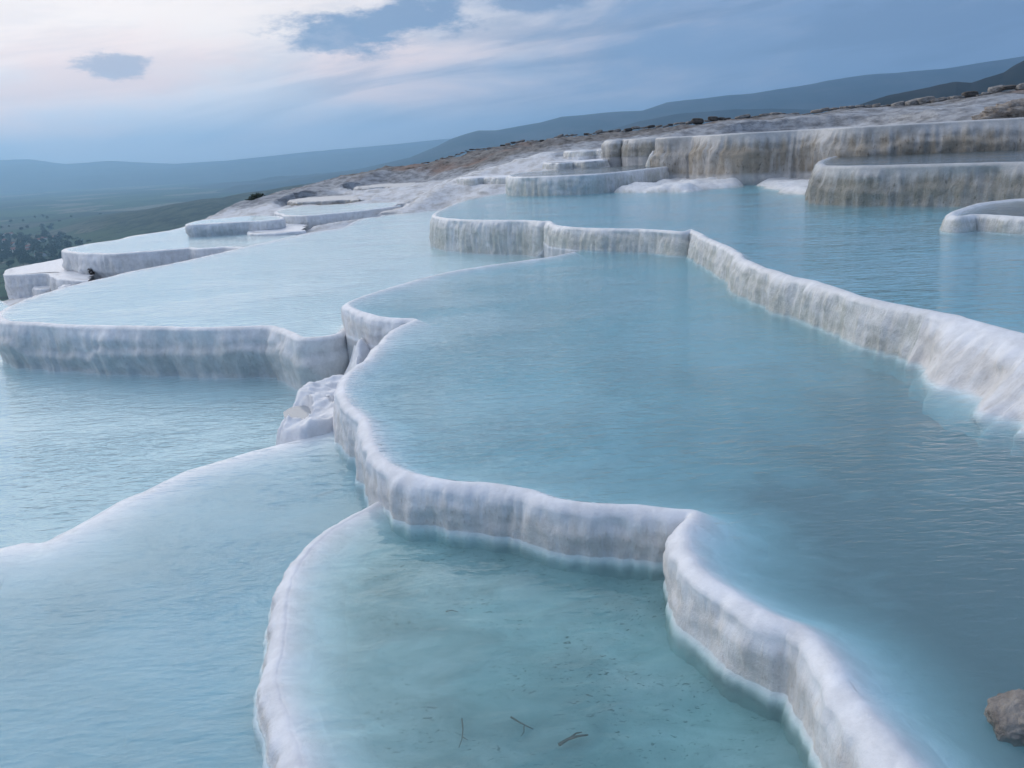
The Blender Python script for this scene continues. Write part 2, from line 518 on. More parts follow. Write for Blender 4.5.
    POOLS.append(dict(clo=np.vstack([path[-1:], np.asarray(clo), path[:1]]), poly=poly[::max(1, int(0.2 / step))] if False else np.vstack([coarse, np.asarray(clo)]), path=coarse, z=z, hv=hv, water=water_mat is not None, depth=depth))
    return root


def mound(name, label, cat, poly_px, base, height, mat, step=0.06, edge=0.5, lump=0.35, seed=0.0, poly_xy=None, group=None, flat=0.0, sink=0.25, puddles=()):
    """A low travertine lump: heightfield over an outline, falling below its base at the edge."""
    pts = poly_xy if poly_xy is not None else [on_level(a, b, base) for a, b in poly_px]
    pts = list(pts)
    poly = catmull(pts + [pts[0]], step * 2)[:-1]
    x0, y0 = poly.min(0) - 2 * step; x1, y1 = poly.max(0) + 2 * step
    gx = np.arange(x0, x1 + step, step); gy = np.arange(y0, y1 + step, step)
    GX, GY = np.meshgrid(gx, gy, indexing='ij')
    ins = inside(poly, GX, GY)
    d = dist_path(np.vstack([poly, poly[:1]]), GX, GY)
    sd = np.where(ins, d, -d) + edge * 0.35 * fbm(GX / edge, GY / edge, seed + 7, 3)
    prof = sstep(-0.15 * edge, edge, sd)
    h = -sink + (height + sink) * prof ** 0.7
    h = h + lump * height * prof * fbm(GX / (1.6 * edge), GY / (1.6 * edge), seed, 5) + 0.12 * height * prof * fbm(GX / (0.3 * edge), GY / (0.3 * edge), seed + 3, 3)
    wet = []
    for pp in puddles:
        q = catmull([on_level(a_, b_, base + 0.5 * height) for a_, b_ in pp] + [on_level(pp[0][0], pp[0][1], base + 0.5 * height)], step)[:-1]
        qi = inside(q, GX, GY)
        qd = np.where(qi, dist_path(np.vstack([q, q[:1]]), GX, GY), 0)
        lvl = 0.55 * height
        h = np.where(qi, np.minimum(h, lvl - 0.8 * np.minimum(qd, 0.06)), h)
        wet.append((q, base + lvl - 0.012))
    keepv = sd > -0.5 * edge - step
    keep = keepv[:-1, :-1] & keepv[1:, :-1] & keepv[1:, 1:] & keepv[:-1, 1:]
    ny = len(gy)
    a = (np.arange(len(gx) - 1)[:, None] * ny + np.arange(ny - 1)[None, :])[keep]
    quads = np.stack([a, a + ny, a + ny + 1, a + 1], -1)
    used, inv = np.unique(quads.ravel(), return_inverse=True)
    V = np.stack([GX.ravel(), GY.ravel(), (base + h).ravel()], -1)[used]
    UV = np.stack([GX.ravel(), GY.ravel()], -1)[used]
    dn = (1 - prof).ravel()[used] * 0.6
    o = mesh_obj(name, V, inv.reshape(-1, 4), mat, origin=(float(poly[:, 0].mean()), float(poly[:, 1].mean()), base), uvs=np.stack([UV[:, 0] * 1.3, dn], -1))
    tag(o, label, cat, group)
    for q, zz in wet:
        n = len(q)
        mesh_obj('puddle', np.column_stack([q, np.full(n, zz)]), [list(range(n)) if area2(q) > 0 else list(range(n))[::-1]], PUDDLE, o, smooth=False)
    return o


# ------------------------------------------------------------------ the terraces
zA, zF, zG, zL, zH, zE, zJ, zK = 0.0, -0.44, -0.58, -0.53, -1.70, 0.62, 1.85, 3.17

terrace('terrace_pool', 'large turquoise rippled pool in the middle, ringed by a smooth white drooping rim', 'terrace pool',
        [(575, 252), (545, 258), (500, 264), (450, 272), (400, 285), (365, 296), (349, 303), (354, 308), (375, 315), (396, 318), (417, 319), (398, 328), (385, 341), (371, 357), (355, 370), (347, 382), (346, 393),
         (353, 405), (364, 416), (371, 432), (379, 449), (393, 464), (420, 474), (455, 480), (491, 483), (527, 489), (560, 498), (599, 502), (644, 505), (680, 510), (697, 511),
         (688, 530), (687, 545), (695, 560), (713, 578), (742, 598), (774, 617), (804, 628), (822, 647), (847, 682), (875, 714), (905, 748), (935, 790), (985, 870)],
        [(1040, 1000), (1900, 1000), (2300, 700), (1900, 538), (1500, 458), (1300, 425), (1150, 395), (1060, 378), (960, 350), (850, 308), (760, 264), (690, 238), (640, 236), (600, 240)],
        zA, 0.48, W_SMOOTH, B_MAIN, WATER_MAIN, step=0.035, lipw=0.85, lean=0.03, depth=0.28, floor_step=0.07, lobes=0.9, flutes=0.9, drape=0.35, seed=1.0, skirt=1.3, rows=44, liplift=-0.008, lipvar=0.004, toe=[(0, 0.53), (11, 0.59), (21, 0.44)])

terrace('terrace_pool', 'calm shallow foreground pool with silt and twigs on its bed, below the drooping white wall', 'terrace pool',
        [(400, 494), (377, 505), (356, 516), (335, 528), (314, 546), (298, 567), (289, 592), (285, 620), (283, 652), (276, 672), (280, 696), (290, 724), (302, 768), (318, 830), (345, 930)],
        [(360, 1000), (1100, 1000), (1000, 880), (905, 720), (870, 680), (830, 640), (780, 600), (730, 570), (700, 540), (640, 525), (560, 505), (480, 490)],
        zF, 0.20, W_SMOOTH, B_FRONT, WATER_STILL, step=0.03, lipw=0.7, lean=0.25, depth=0.17, floor_step=0.05, lobes=0.8, flutes=0.5, drape=0.3, seed=2.0, lipvar=0.004, liplift=-0.006, skirt=0.7, toe=[(0, 0.14)])

terrace('terrace_pool', 'pale blue shallow pool spreading across the lower left corner with an almost flush edge', 'terrace pool',
        [(-300, 690), (-150, 600), (-60, 562), (0, 549), (22, 544), (45, 543), (71, 530), (101, 514), (120, 502), (148, 491), (191, 471), (227, 459), (262, 449), (280, 445), (310, 437), (335, 428), (352, 418)],
        [(372, 420), (395, 455), (395, 490), (372, 510), (350, 522), (322, 542), (303, 567), (294, 600), (289, 640), (282, 680), (296, 740), (318, 800), (345, 930), (200, 1000), (-300, 1000)],
        zG, 1.0, W_SMOOTH, B_WHITE, WATER_SLOPE, step=0.05, lipw=0.8, lean=0.15, depth=0.22, floor_step=0.07, seed=3.0, wobble=0.5, lipvar=0.004, liplift=-0.016, shelf=2.2)

terrace('terrace_pool', 'wide bright pool on the left reflecting the sky above a pale two-draped wall', 'terrace pool',
        [(385, 215), (378, 217), (366, 218), (347, 226), (336, 229), (315, 232), (250, 246), (190, 260), (130, 272), (80, 284), (45, 293), (20, 302), (5, 311), (1, 316), (6, 319.5),
         (20, 321), (45, 323), (90, 324.5), (150, 326), (210, 327), (258, 326), (273, 326), (288, 331), (302, 336), (318, 336), (334, 334), (343, 328), (352, 318)],
        [(400, 305), (470, 292), (560, 272), (610, 254), (640, 240), (600, 226), (540, 215), (500, 210), (456, 211), (440, 209.5), (410, 212.5)],
        zL, 1.17, W_GREY, B_WHITE, WATER_LEFT, step=0.07, lipw=1.0, lean=-0.04, depth=0.42, floor_step=0.2, lobes=0.9, flutes=0.9, drape=0.9, seed=4.0, under=0.06)

terrace('terrace_pool', 'deep blue lower pool at the left edge, beneath the two-draped fluted wall', 'terrace pool',
        [(-40, 296), (-120, 320), (-300, 380), (-700, 560)],
        [(-700, 700), (-200, 640), (60, 570), (200, 500), (330, 460), (420, 430), (440, 380), (400, 350), (300, 335), (150, 335), (60, 330), (30, 318), (0, 300)],
        zH, 0.8, W_GREY, B_WHITE, WATER_LEFT, step=0.12, lipw=1.0, depth=0.55, floor_step=0.2, seed=5.0)

terrace('terrace_pool', 'broad grey-blue upper pool on the right behind a knobbly diagonal white wall', 'terrace pool',
        [(458, 203), (446, 208), (436, 214), (440, 217), (460, 219), (500, 220), (530, 220), (543, 221), (549, 221), (556, 224.5), (575, 227), (600, 228), (650, 229), (684, 231), (691, 229), (705, 236), (722, 243),
         (736, 250), (750, 261), (784, 273), (831, 285), (873, 299), (909, 306), (951, 314), (980, 322), (1015, 331), (1080, 345), (1250, 385), (1500, 440), (1900, 530)],
        [(2300, 480), (1900, 260), (1500, 220), (1200, 195), (1100, 184), (1000, 180), (900, 180), (800, 172), (740, 176), (700, 180), (660, 183), (600, 187), (560, 189.5), (530, 191), (510, 192.5), (490, 195.5), (470, 199)],
        zE, 0.64, W_CREAM, B_UPPER, WATER_FAR, step=0.05, lipw=0.9, lean=[(0, 0.14), (20, 0.14), (22, 0.2), (23, 0.4), (24, 0.7), (25, 0.95), (26, 1.1), (27, 0.8), (28, 0.4), (29, 0.3)], depth=0.30, floor_step=0.16, lobes=0.9, flutes=1.3, drape=0.35, seed=6.0, skirt=1.2, rows=36, toe=[(0, 1.15), (8, 0.62)])

terrace('terrace_pool', 'narrow dark pool brimming over a bulging buff wall at the upper right', 'terrace pool',
        [(862, 151), (838, 156), (826, 160), (822, 164), (826, 166), (840, 166.5), (880, 166), (920, 165), (960, 164), (1024, 162.5), (1100, 161), (1250, 158)],
        [(1250, 142), (1024, 146), (900, 149)],
        zJ, 1.23, W_BUFF, B_DARK, WATER_DARK, step=0.08, lipw=1.2, lean=0.16, depth=0.4, floor_step=0.3, lobes=1.0, flutes=1.2, drape=0.5, seed=8.0, skirt=0.8, liplift=0.02)

terrace('terrace_pool', 'low white-rimmed basin of dark water beside the buff wall', 'terrace pool',
        [(1090, 197.5), (1045, 198.8), (1010, 201), (985, 204), (966, 209), (953, 215), (958, 218), (975, 216), (1000, 217), (1024, 218.5), (1070, 219), (1120, 218)],
        [(1150, 208), (1130, 200)],
        0.93, 0.31, W_CREAM, B_DARK, WATER_DARK, step=0.06, lipw=0.9, lean=0.25, depth=0.2, floor_step=0.15, lobes=1.2, flutes=0.8, seed=9.0, skirt=0.7, liplift=0.03)


def xy(px, py, d):
    p = at_depth(px, py, d)
    return (p[0], p[1])


terrace('travertine_terrace', 'tall brown-stained travertine cliff across the upper right with grey drip curtains', 'terrace',
        None, None, zK, 2.0, W_BROWN, W_BROWN, None, step=0.09, lipw=1.6, lean=0.10, depth=0.02, floor_step=0.4, lobes=0.9, flutes=1.3, drape=1.0, seed=10.0, toe=[(0, 99.0)], skirt=1.2, rows=44,
        rim_xy=[xy(664, 138, 52), xy(660, 138, 49), xy(667, 138, 47.5), xy(695, 137, 46.5), xy(700, 136, 45.5), xy(722, 135, 43.5), xy(749, 133, 42.3), xy(775, 132, 42.3), xy(800, 131, 42), xy(825, 129, 41), xy(850, 128, 39.5),
                xy(880, 126, 38.6), xy(920, 124, 38), xy(970, 121, 37.3), xy(1024, 117, 36.5), xy(1150, 110, 35)],
        close_xy=[xy(1150, 110, 40), xy(1024, 117, 42), xy(850, 128, 45), xy(749, 133, 48)])

terrace('travertine_terrace', 'pale rounded buttress of travertine left of the tall stained cliff', 'terrace',
        None, None, 3.22, 1.1, W_BUFF, W_BUFF, None, step=0.09, lipw=1.4, lean=0.12, depth=0.02, floor_step=0.4, lobes=1.4, flutes=1.2, drape=0.6, seed=11.0, toe=[(0, 99.0)], skirt=1.5,
        rim_xy=[xy(610, 140, 62), xy(608, 140, 58), xy(615, 140, 57), xy(624, 141, 57), xy(630, 140, 55), xy(645, 140, 53.5), xy(662, 138, 53), xy(680, 138, 52)],
        close_xy=[xy(690, 138, 56), xy(650, 138, 62)])

terrace('terrace_pool', 'long shallow shelf pool with a cream fluted front, beyond the broad upper pool', 'terrace pool',
        [(540, 171.3), (521, 172.6), (511, 174.7), (514, 176.5), (530, 176.5), (560, 175.5), (590, 174), (620, 171.5), (655, 167.5), (675, 165.6), (695, 163.8), (712, 162.3)],
        [(703, 161.5), (690, 162.2), (640, 165), (590, 168), (560, 169.8)],
        1.58, 0.96, W_CREAM, B_DARK, WATER_DARK, step=0.08, lipw=1.0, lean=0.04, depth=0.2, floor_step=0.3, lobes=0.7, flutes=1.2, drape=0.2, seed=12.0, skirt=1.2)

terrace('travertine_terrace', 'thin white ledge in front of the cream fluted shelf pool', 'terrace',
        [(568, 181), (567, 184), (575, 185), (612, 183), (640, 179.5), (665, 176)],
        [(670, 172), (620, 174), (580, 178)],
        0.98, 0.40, W_CREAM, W_SMOOTH, None, step=0.08, lipw=1.0, lean=0.2, depth=0.02, floor_step=0.25, seed=13.0, toe=[(0, 99.0)], skirt=0.8)

terrace('terrace_pool', 'white flat-topped pool on a round pedestal wall overlooking the valley at left', 'terrace pool',
        [(215, 221), (188, 226), (170, 230.5), (150, 233.5), (133, 236), (119, 239.5), (94, 243), (75, 246.5), (66, 248.5), (68, 250.5), (78, 252), (94, 253), (125, 252.5), (160, 250), (190, 247.5), (194, 247.5), (199, 248), (227, 246.5), (252, 247)],
        [(300, 240), (290, 228), (250, 224)],
        -0.95, 1.55, W_GREY, B_WHITE, WATER_LEFT, step=0.09, lipw=1.2, lean=-0.04, depth=0.12, floor_step=0.35, lobes=0.7, flutes=1.1, drape=0.6, under=0.14, seed=14.0, toe=[(0, 99.0)], skirt=1.2)

terrace('terrace_pool', 'thin pale terrace standing on the flat-topped pedestal pool', 'terrace pool',
        [(250, 215.5), (225, 218), (203, 220), (190, 223), (188, 224.3), (195, 224.2), (215, 223), (240, 221.5), (266, 220.2), (276, 219.6), (281, 218.4), (281, 217), (276, 216)],
        [(268, 215.2)],
        -0.24, 0.75, W_GREY, B_WHITE, WATER_LEFT, step=0.09, lipw=1.0, lean=-0.02, depth=0.12, floor_step=0.35, lobes=0.8, flutes=1.1, drape=0.4, under=0.1, seed=15.0, skirt=0.8)

terrace('terrace_pool', 'flat white terrace with a smooth grey curving front behind the wide bright pool', 'terrace pool',
        [(300, 206.5), (284, 209), (277, 212), (280, 213.3), (285, 213.8), (287, 215), (307, 215.2), (330, 213.5), (354, 211.2), (385, 207.5), (400, 205.5)],
        [(405, 202), (380, 202), (340, 204)],
        -0.30, 1.4, W_GREY, B_WHITE, WATER_LEFT, step=0.09, lipw=1.0, lean=0.03, depth=0.12, floor_step=0.35, lobes=0.6, flutes=0.8, drape=0.3, seed=16.0, toe=[(0, 99.0)], skirt=1.2)

terrace('travertine_terrace', 'low white step wedged between the pedestal pool and the smooth grey curving front', 'terrace',
        [(262, 226), (252, 229), (250, 231.5), (254, 233), (268, 233), (285, 232), (305, 230)],
        [(310, 224), (285, 223)],
        -0.80, 0.65, W_GREY, W_GREY, None, step=0.08, lipw=1.2, lean=0.0, depth=0.0, floor_step=0.25, lobes=1.0, seed=17.0, toe=[(0, 99.0)], skirt=0.9)

terrace('travertine_terrace', 'ragged white ledge with a dark pitted face behind the smooth grey curving front', 'terrace',
        [(310, 197), (296, 199), (291, 200.5), (300, 201.8), (318, 201), (330, 200.6), (342, 199.6), (360, 199.4)],
        [(365, 196), (340, 195.5)],
        -0.12, 0.5, W_BROWN, W_BUFF, None, step=0.1, lipw=1.0, lean=0.0, depth=0.0, floor_step=0.4, lobes=2.2, flutes=2.0, drape=1.0, wobble=4.0, seed=18.0, toe=[(0, 99.0)], skirt=0.9)

terrace('travertine_terrace', 'square-shouldered white block terrace low at the left edge', 'terrace',
        [(66, 257.5), (45, 262), (22, 266), (10, 268.5), (7, 272), (9, 274), (25, 273.8), (44, 273), (51, 273), (54, 275.5), (60, 278), (72, 279.5), (90, 280)],
        [(100, 272), (90, 262)],
        -2.0, 1.1, W_GREY, W_SMOOTH, None, step=0.08, lipw=0.9, lean=0.0, depth=0.0, floor_step=0.3, lobes=0.8, flutes=0.8, drape=0.4, seed=19.0, toe=[(0, 99.0)], skirt=1.5)

terrace('travertine_terrace', 'lower white step at the foot of the square-shouldered block terrace', 'terrace',
        [(36, 284), (37, 288), (45, 288.5), (52, 287), (55, 284), (60, 284), (80, 284)],
        [(90, 278), (50, 278)],
        -2.65, 0.5, W_GREY, W_SMOOTH, None, step=0.08, lipw=0.8, lean=0.0, depth=0.0, floor_step=0.2, lobes=1.0, seed=20.0, toe=[(0, 99.0)], skirt=1.2)

terrace('travertine_terrace', 'long crumbling white ledge on the slope left of the long shelf pool', 'terrace', None, None, 1.25, 0.45, W_CREAM, W_SMOOTH, None, step=0.08, lipw=0.8, lean=0.15, depth=0.0, floor_step=0.25,
        lobes=2.2, flutes=1.5, wobble=4.0, seed=61.0, toe=[(0, 99.0)], skirt=0.9,
        rim_xy=[xy(449, 0, 59), xy(452, 0, 56.5), xy(463, 0, 55.5), xy(474, 0, 56), xy(486, 0, 54.5), xy(500, 0, 54), xy(508, 0, 55)], close_xy=[xy(512, 0, 58), xy(480, 0, 60)])
terrace('travertine_terrace', 'small white ledge perched on the slope above the long shelf pool', 'terrace', None, None, 2.0, 0.4, W_CREAM, W_SMOOTH, None, step=0.08, lipw=0.8, lean=0.15, depth=0.0, floor_step=0.25,
        lobes=2.2, flutes=1.5, wobble=4.0, seed=62.0, toe=[(0, 99.0)], skirt=0.9,
        rim_xy=[xy(540, 0, 57), xy(543, 0, 54), xy(556, 0, 53), xy(568, 0, 53.5), xy(584, 0, 52.5), xy(598, 0, 53.5), xy(604, 0, 55)], close_xy=[xy(606, 0, 59), xy(565, 0, 60)])
terrace('travertine_terrace', 'upper white ledge on the slope leading up to the pale rounded buttress', 'terrace', None, None, 2.62, 0.4, W_CREAM, W_SMOOTH, None, step=0.08, lipw=0.8, lean=0.15, depth=0.0, floor_step=0.25,
        lobes=2.2, flutes=1.5, wobble=4.0, seed=63.0, toe=[(0, 99.0)], skirt=0.9,
        rim_xy=[xy(562, 0, 63), xy(566, 0, 60), xy(580, 0, 59), xy(592, 0, 59.5), xy(604, 0, 58), xy(612, 0, 59)], close_xy=[xy(614, 0, 64), xy(585, 0, 65)])
terrace('travertine_terrace', 'rough grey-white ledge high on the slope below the brown earth bank', 'terrace', None, None, 0.35, 0.6, W_BUFF, W_BUFF, None, step=0.1, lipw=0.9, lean=0.15, depth=0.0, floor_step=0.35,
        lobes=2.4, flutes=2.0, wobble=5.0, seed=64.0, toe=[(0, 99.0)], skirt=0.9,
        rim_xy=[xy(338, 0, 78), xy(340, 0, 73.5), xy(352, 0, 72), xy(366, 0, 73), xy(382, 0, 71), xy(398, 0, 72), xy(404, 0, 75)], close_xy=[xy(406, 0, 80), xy(370, 0, 82)])

# ------------------------------------------------------------------ hillside under the terraces
CP = []   # px, dist, z, soil (0 white travertine .. 1 brown earth .. 2 green)
def cp(px, d, z, soil): CP.append((px, d, z, soil))
for px in (-700, -300, 0, 300, 600, 900, 1300, 1700):
    cp(px, 1.5, -3.0, 0); cp(px, 12, -3.0, 0)
for px, d, z, so in [(-700, 28, -4, 0), (-300, 28, -4, 0), (0, 28, -3.4, 0), (200, 32, -3, 0), (400, 36, -2.2, 0), (600, 34, -0.8, 0), (900, 28, -0.5, 0), (1300, 28, -0.3, 0),
                     (-600, 45, -6, 0), (-100, 42, -4.2, 0), (10, 41, -3.15, 0), (60, 40, -2.7, 0), (130, 42, -2.5, 0), (60, 58, -8, .2), (160, 58, -3.5, 0), (170, 72, -9, .3), (-100, 60, -10, .3), (-600, 80, -18, 1),
                     (202, 64, -1.5, 0), (235, 62, -1.1, 0), (241, 70, -0.85, .5), (280, 80, -0.5, .7), (250, 52, -1.0, 0), (300, 60, -0.6, 0), (345, 95, 0.3, .55), (350, 66, -.1, .05), (325, 66, -.05, 0.05), (300, 66, -.2, .1), (380, 95, 0.95, .9),
                     (400, 66, .15, .05), (430, 53, -.1, 0), (450, 56, .7, 0), (470, 51, .56, 0), (430, 76, .75, .25), (440, 95, 1.5, .8), (470, 92, 2.0, .95), (480, 63, 1.1, 0), (500, 62, 1.75, .05), (500, 74, 1.9, .75),
                     (540, 70, 2.4, .6), (520, 90, 3.0, 1), (560, 52, 2.05, 0), (600, 58, 2.55, 0), (610, 68, 3.0, .3), (600, 88, 3.5, .9), (560, 48, 1.65, 0), (620, 48, 1.75, 0), (520, 47, 1.1, 0), (700, 60, 3.55, .45), (700, 82, 4.0, .85),
                     (660, 70, 3.4, .6), (800, 78, 4.25, .8), (800, 46, 3.15, .3), (800, 58, 3.85, .3), (900, 44, 3.2, .3), (900, 75, 4.75, .75), (900, 54, 3.85, .25), (1024, 50, 4.0, .3), (1024, 42, 3.25, .3), (1024, 70, 5.25, .8), (1250, 66, 5.9, .8),
                     (1250, 48, 4.2, .3), (1700, 60, 7, 1), (1700, 30, 3, .5),
                     (1250, 100, 3, 1), (1024, 105, 2, 1), (800, 115, 1, 1), (600, 125, -1, 1), (440, 130, -4, 1.2), (345, 130, -6, 1.2), (280, 120, -8, 1), (200, 110, -14, 1), (60, 110, -24, 1.2), (-300, 120, -30, 1.2),
                     (1250, 200, -20, 1.5), (800, 220, -35, 1.5), (440, 230, -35, 1.6), (280, 220, -35, 1.6), (60, 220, -62, 1.7), (-300, 220, -70, 1.8),
                     (1250, 450, -90, 2), (800, 450, -110, 2), (440, 450, -90, 2), (280, 450, -105, 2), (60, 450, -129, 2), (-300, 450, -129, 2), (-700, 450, -129, 2)]:
    cp(px, d, z, so)
CPA = np.array(CP, float)
_cu = (CPA[:, 0] - 512) / 800.0 * 2.2
_cv = np.log(CPA[:, 1]) * 1.6
def _tps(r2): return 0.5 * r2 * np.log(r2 + 1e-9)
_n = len(_cu)
_K = _tps((_cu[:, None] - _cu[None]) ** 2 + (_cv[:, None] - _cv[None]) ** 2) + np.eye(_n) * 0.002
_Pm = np.stack([np.ones(_n), _cu, _cv], 1)
_A = np.block([[_K, _Pm], [_Pm.T, np.zeros((3, 3))]])
_wz = np.linalg.solve(_A, np.concatenate([np.sign(CPA[:, 2]) * np.log1p(np.abs(CPA[:, 2]) / 4.0), np.zeros(3)]))
_ws = np.linalg.solve(_A, np.concatenate([CPA[:, 3], np.zeros(3)]))


def hill(x, y):
    x = np.asarray(x, float); y = np.asarray(y, float)
    u = x / y * 2.2; v = np.log(y) * 1.6
    sh = u.shape
    u = u.ravel(); v = v.ravel()
    z = np.zeros(len(u)); so = np.zeros(len(u))
    for a in range(0, len(u), 20000):
        uu, vv = u[a:a + 20000], v[a:a + 20000]
        B = _tps((uu[:, None] - _cu[None]) ** 2 + (vv[:, None] - _cv[None]) ** 2)
        B = np.concatenate([B, np.ones((len(uu), 1)), uu[:, None], vv[:, None]], 1)
        z[a:a + 20000] = B @ _wz; so[a:a + 20000] = B @ _ws
    z = np.sign(z) * 4.0 * np.expm1(np.abs(z))
    return z.reshape(sh), so.reshape(sh)


tt = np.linspace(-1.6, 1.5, 620)
ds = np.concatenate([np.linspace(1.5, 34, 40, endpoint=False), np.linspace(34, 110, 330, endpoint=False), np.geomspace(110, 460, 60)])
TT, DS = np.meshgrid(tt, ds, indexing='ij')
HX, HY = TT * DS, DS
HZ, HS = hill(HX, HY)
rough = sstep(30, 50, DS) * (0.25 + 0.75 * np.clip(HS, 0, 1))
nz = fbm(HX / 2.6, HY / 3.6, 0.3, 5) * 0.7 + (0.5 - np.abs(fbm(HX / 1.6, HY / 3.2, 4.3, 4))) * 0.35
steps_ = 1.4 * fbm(HX / 6.0, HY / 6.0, 8.3, 3) + 0.6 * fbm(HX / 1.5, HY / 1.5, 5.3, 3)
HZ = HZ + rough * nz * (1 + DS / 150.0) * 0.8
white_zone = sstep(30, 44, DS) * (1 - sstep(0.1, 0.5, HS))
ter = HZ + 0.25 * steps_
HZ = HZ + white_zone * (0.75 * (np.floor(ter / 0.32) * 0.32 + 0.32 * sstep(0.6, 1.0, ter / 0.32 - np.floor(ter / 0.32)) - ter))
for p in POOLS:
    ins = inside(p['poly'], HX, HY)
    dcl = dist_path(p['clo'], HX, HY)
    HZ = np.where(ins, np.minimum(HZ, p['z'] + 0.05 - (p['depth'] + (0.30 if p['water'] else 0.17)) * sstep(0.0, 1.4, dcl + 0.25 * fbm(HX / 1.5, HY / 1.5, 3.1, 3))), HZ)
    HZ = np.where((~ins) & (dcl < 7), np.minimum(HZ, p['z'] + 0.06 + 0.42 * np.clip(dcl - 0.3, 0, None) + 0.10 * fbm(HX / 0.9, HY / 0.9, 2.7, 3)), HZ)
    dpt = dist_path(p['path'], HX, HY)
    nr = (dpt < 1.1) & ~ins
    HZ = np.where(nr, np.minimum(HZ, p['z'] - p['hv'] * 0.97), HZ)

m, t = new_mat('hillside_ground')
pz = t.pos()
soil = t.n('ShaderNodeAttribute', attribute_name='soil').outputs['Fac']
n1 = t.noise(t.mapping(pz, (0.25, 0.12, 0.8)), 1.0, 6, 0.62, 0.5)
n2 = t.noise(t.mapping(pz, (1.2, 0.7, 3.0)), 1.0, 6, 0.65)
n3 = t.noise(t.mapping(pz, (0.12, 0.08, 0.3)), 1.0, 4, 0.6)
sm = t.math('ADD', soil, t.math('MULTIPLY', t.math('SUBTRACT', n1, 0.5), 0.9))
earth = t.mix(t.ramp(n2, 0.35, 0.65), (0.255, 0.24, 0.228), (0.12, 0.112, 0.105))
earth = t.mix(t.math('MULTIPLY', t.ramp(n3, 0.54, 0.68), 0.6), earth, (0.27, 0.17, 0.13))
earth = t.mix(t.ramp(n2, 0.56, 0.70), earth, (0.06, 0.055, 0.045))
greyw = t.mix(t.ramp(n2, 0.4, 0.68), (0.74, 0.74, 0.75), (0.52, 0.50, 0.48))
mid = t.mix(t.ramp(n2, 0.36, 0.66), (0.42, 0.43, 0.45), (0.20, 0.205, 0.215))
c = t.mix(t.ramp(sm, 0.08, 0.30), greyw, mid)
c = t.mix(t.ramp(sm, 0.42, 0.70), c, earth)
c = t.mix(t.ramp(sm, 1.05, 1.5), c, t.mix(n2, (0.035, 0.06, 0.03), (0.08, 0.10, 0.05)))
bs = t.n('ShaderNodeBsdfPrincipled', {'Base Color': c, 'Roughness': 0.85, 'Specular IOR Level': 0.2,
                                     'Normal': t.bump(t.math('ADD', n2, t.noise(pz, 5.0, 5, 0.7)), 0.8, 0.15)})
t.out(bs.outputs[0])
HILL_MAT = m
hill_o = mesh_obj('terrain', np.stack([HX, HY, HZ], -1).reshape(-1, 3), grid_faces(len(tt), len(ds))[:, ::-1], HILL_MAT, attrs={'soil': HS.ravel()})
tag(hill_o, kind='structure')

# ------------------------------------------------------------------ flowstone lumps and shelves
mound('travertine_mound', 'small white crusted hump with hollow puddles where three pools meet', 'travertine mound',
      [(266, 440), (272, 428), (285, 415), (285, 404), (300, 394), (325, 388), (352, 384), (366, 400), (366, 425), (340, 434), (305, 446)], zG - 0.02, 0.20, W_SMOOTH, step=0.03, edge=0.28, lump=0.9, seed=31, sink=0.9, puddles=[[(283, 412), (292, 407), (306, 405), (313, 412), (308, 421), (296, 424), (286, 420)], [(328, 404), (338, 397), (352, 396), (356, 404), (346, 411), (334, 411)]])
mound('travertine_mound', 'white flowstone tongue filling the cleft beside the wide bright pool', 'travertine mound',
      [(333, 372), (339, 350), (345, 330), (356, 322), (378, 322), (392, 340), (382, 365), (362, 384), (346, 388)], zL - 0.30, 0.42, W_SMOOTH, step=0.04, edge=0.7, lump=0.5, seed=32, sink=0.9)
mound('travertine_mound', 'flat white apron of flowstone at the foot of the brown-stained cliff', 'travertine mound', None, zE, 0.20, W_CREAM, step=0.1, edge=1.1, lump=1.0, seed=33, sink=0.35,
      poly_xy=[xy(748, 0, 42.5), xy(762, 0, 38.5), xy(776, 0, 36.5), xy(772, 0, 35.2), xy(800, 0, 33.2), xy(834, 0, 31.5), xy(842, 0, 36), xy(838, 0, 42), xy(790, 0, 43.5)])
mound('travertine_mound', 'low white shelf running from the thin ledge to the brown-stained cliff', 'travertine mound', None, zE, 0.26, W_CREAM, step=0.1, edge=0.9, lump=0.9, seed=34, sink=0.35,
      poly_xy=[xy(600, 0, 41.6), xy(640, 0, 39.8), xy(668, 0, 39.2), xy(690, 0, 38.4), xy(715, 0, 39.6), xy(752, 0, 40.4), xy(750, 0, 43), xy(720, 0, 45.5), xy(700, 0, 48), xy(670, 0, 49), xy(640, 0, 45)])
mound('travertine_mound', 'small white skirt of flowstone between the buff wall and the low white-rimmed basin', 'travertine mound',
      [(970, 208), (990, 206), (1012, 203), (1012, 198), (985, 201)], zE, 0.34, W_CREAM, step=0.07, edge=0.5, lump=0.3, seed=35, sink=0.4)
mound('travertine_mound', 'grey bare hump on the slope beyond the round pedestal pool', 'travertine mound', None, -8.3, 2.3, W_BUFF, step=0.35, edge=3.0, lump=0.4, seed=36, sink=4.0,
      poly_xy=[xy(84, 246, 80), xy(95, 240, 84), xy(112, 236, 88), xy(128, 236, 88), xy(132, 242, 80), xy(110, 248, 76)])
mound('travertine_mound', 'rounded white knob of flowstone left of the stained cliff foot', 'travertine mound', None, 1.55, 0.95, W_CREAM, step=0.1, edge=0.8, lump=0.3, seed=37, sink=0.6,
      poly_xy=[xy(644, 160, 51), xy(646, 160, 49.5), xy(655, 160, 49.2), xy(663, 160, 50), xy(662, 160, 52), xy(650, 160, 52.5)])
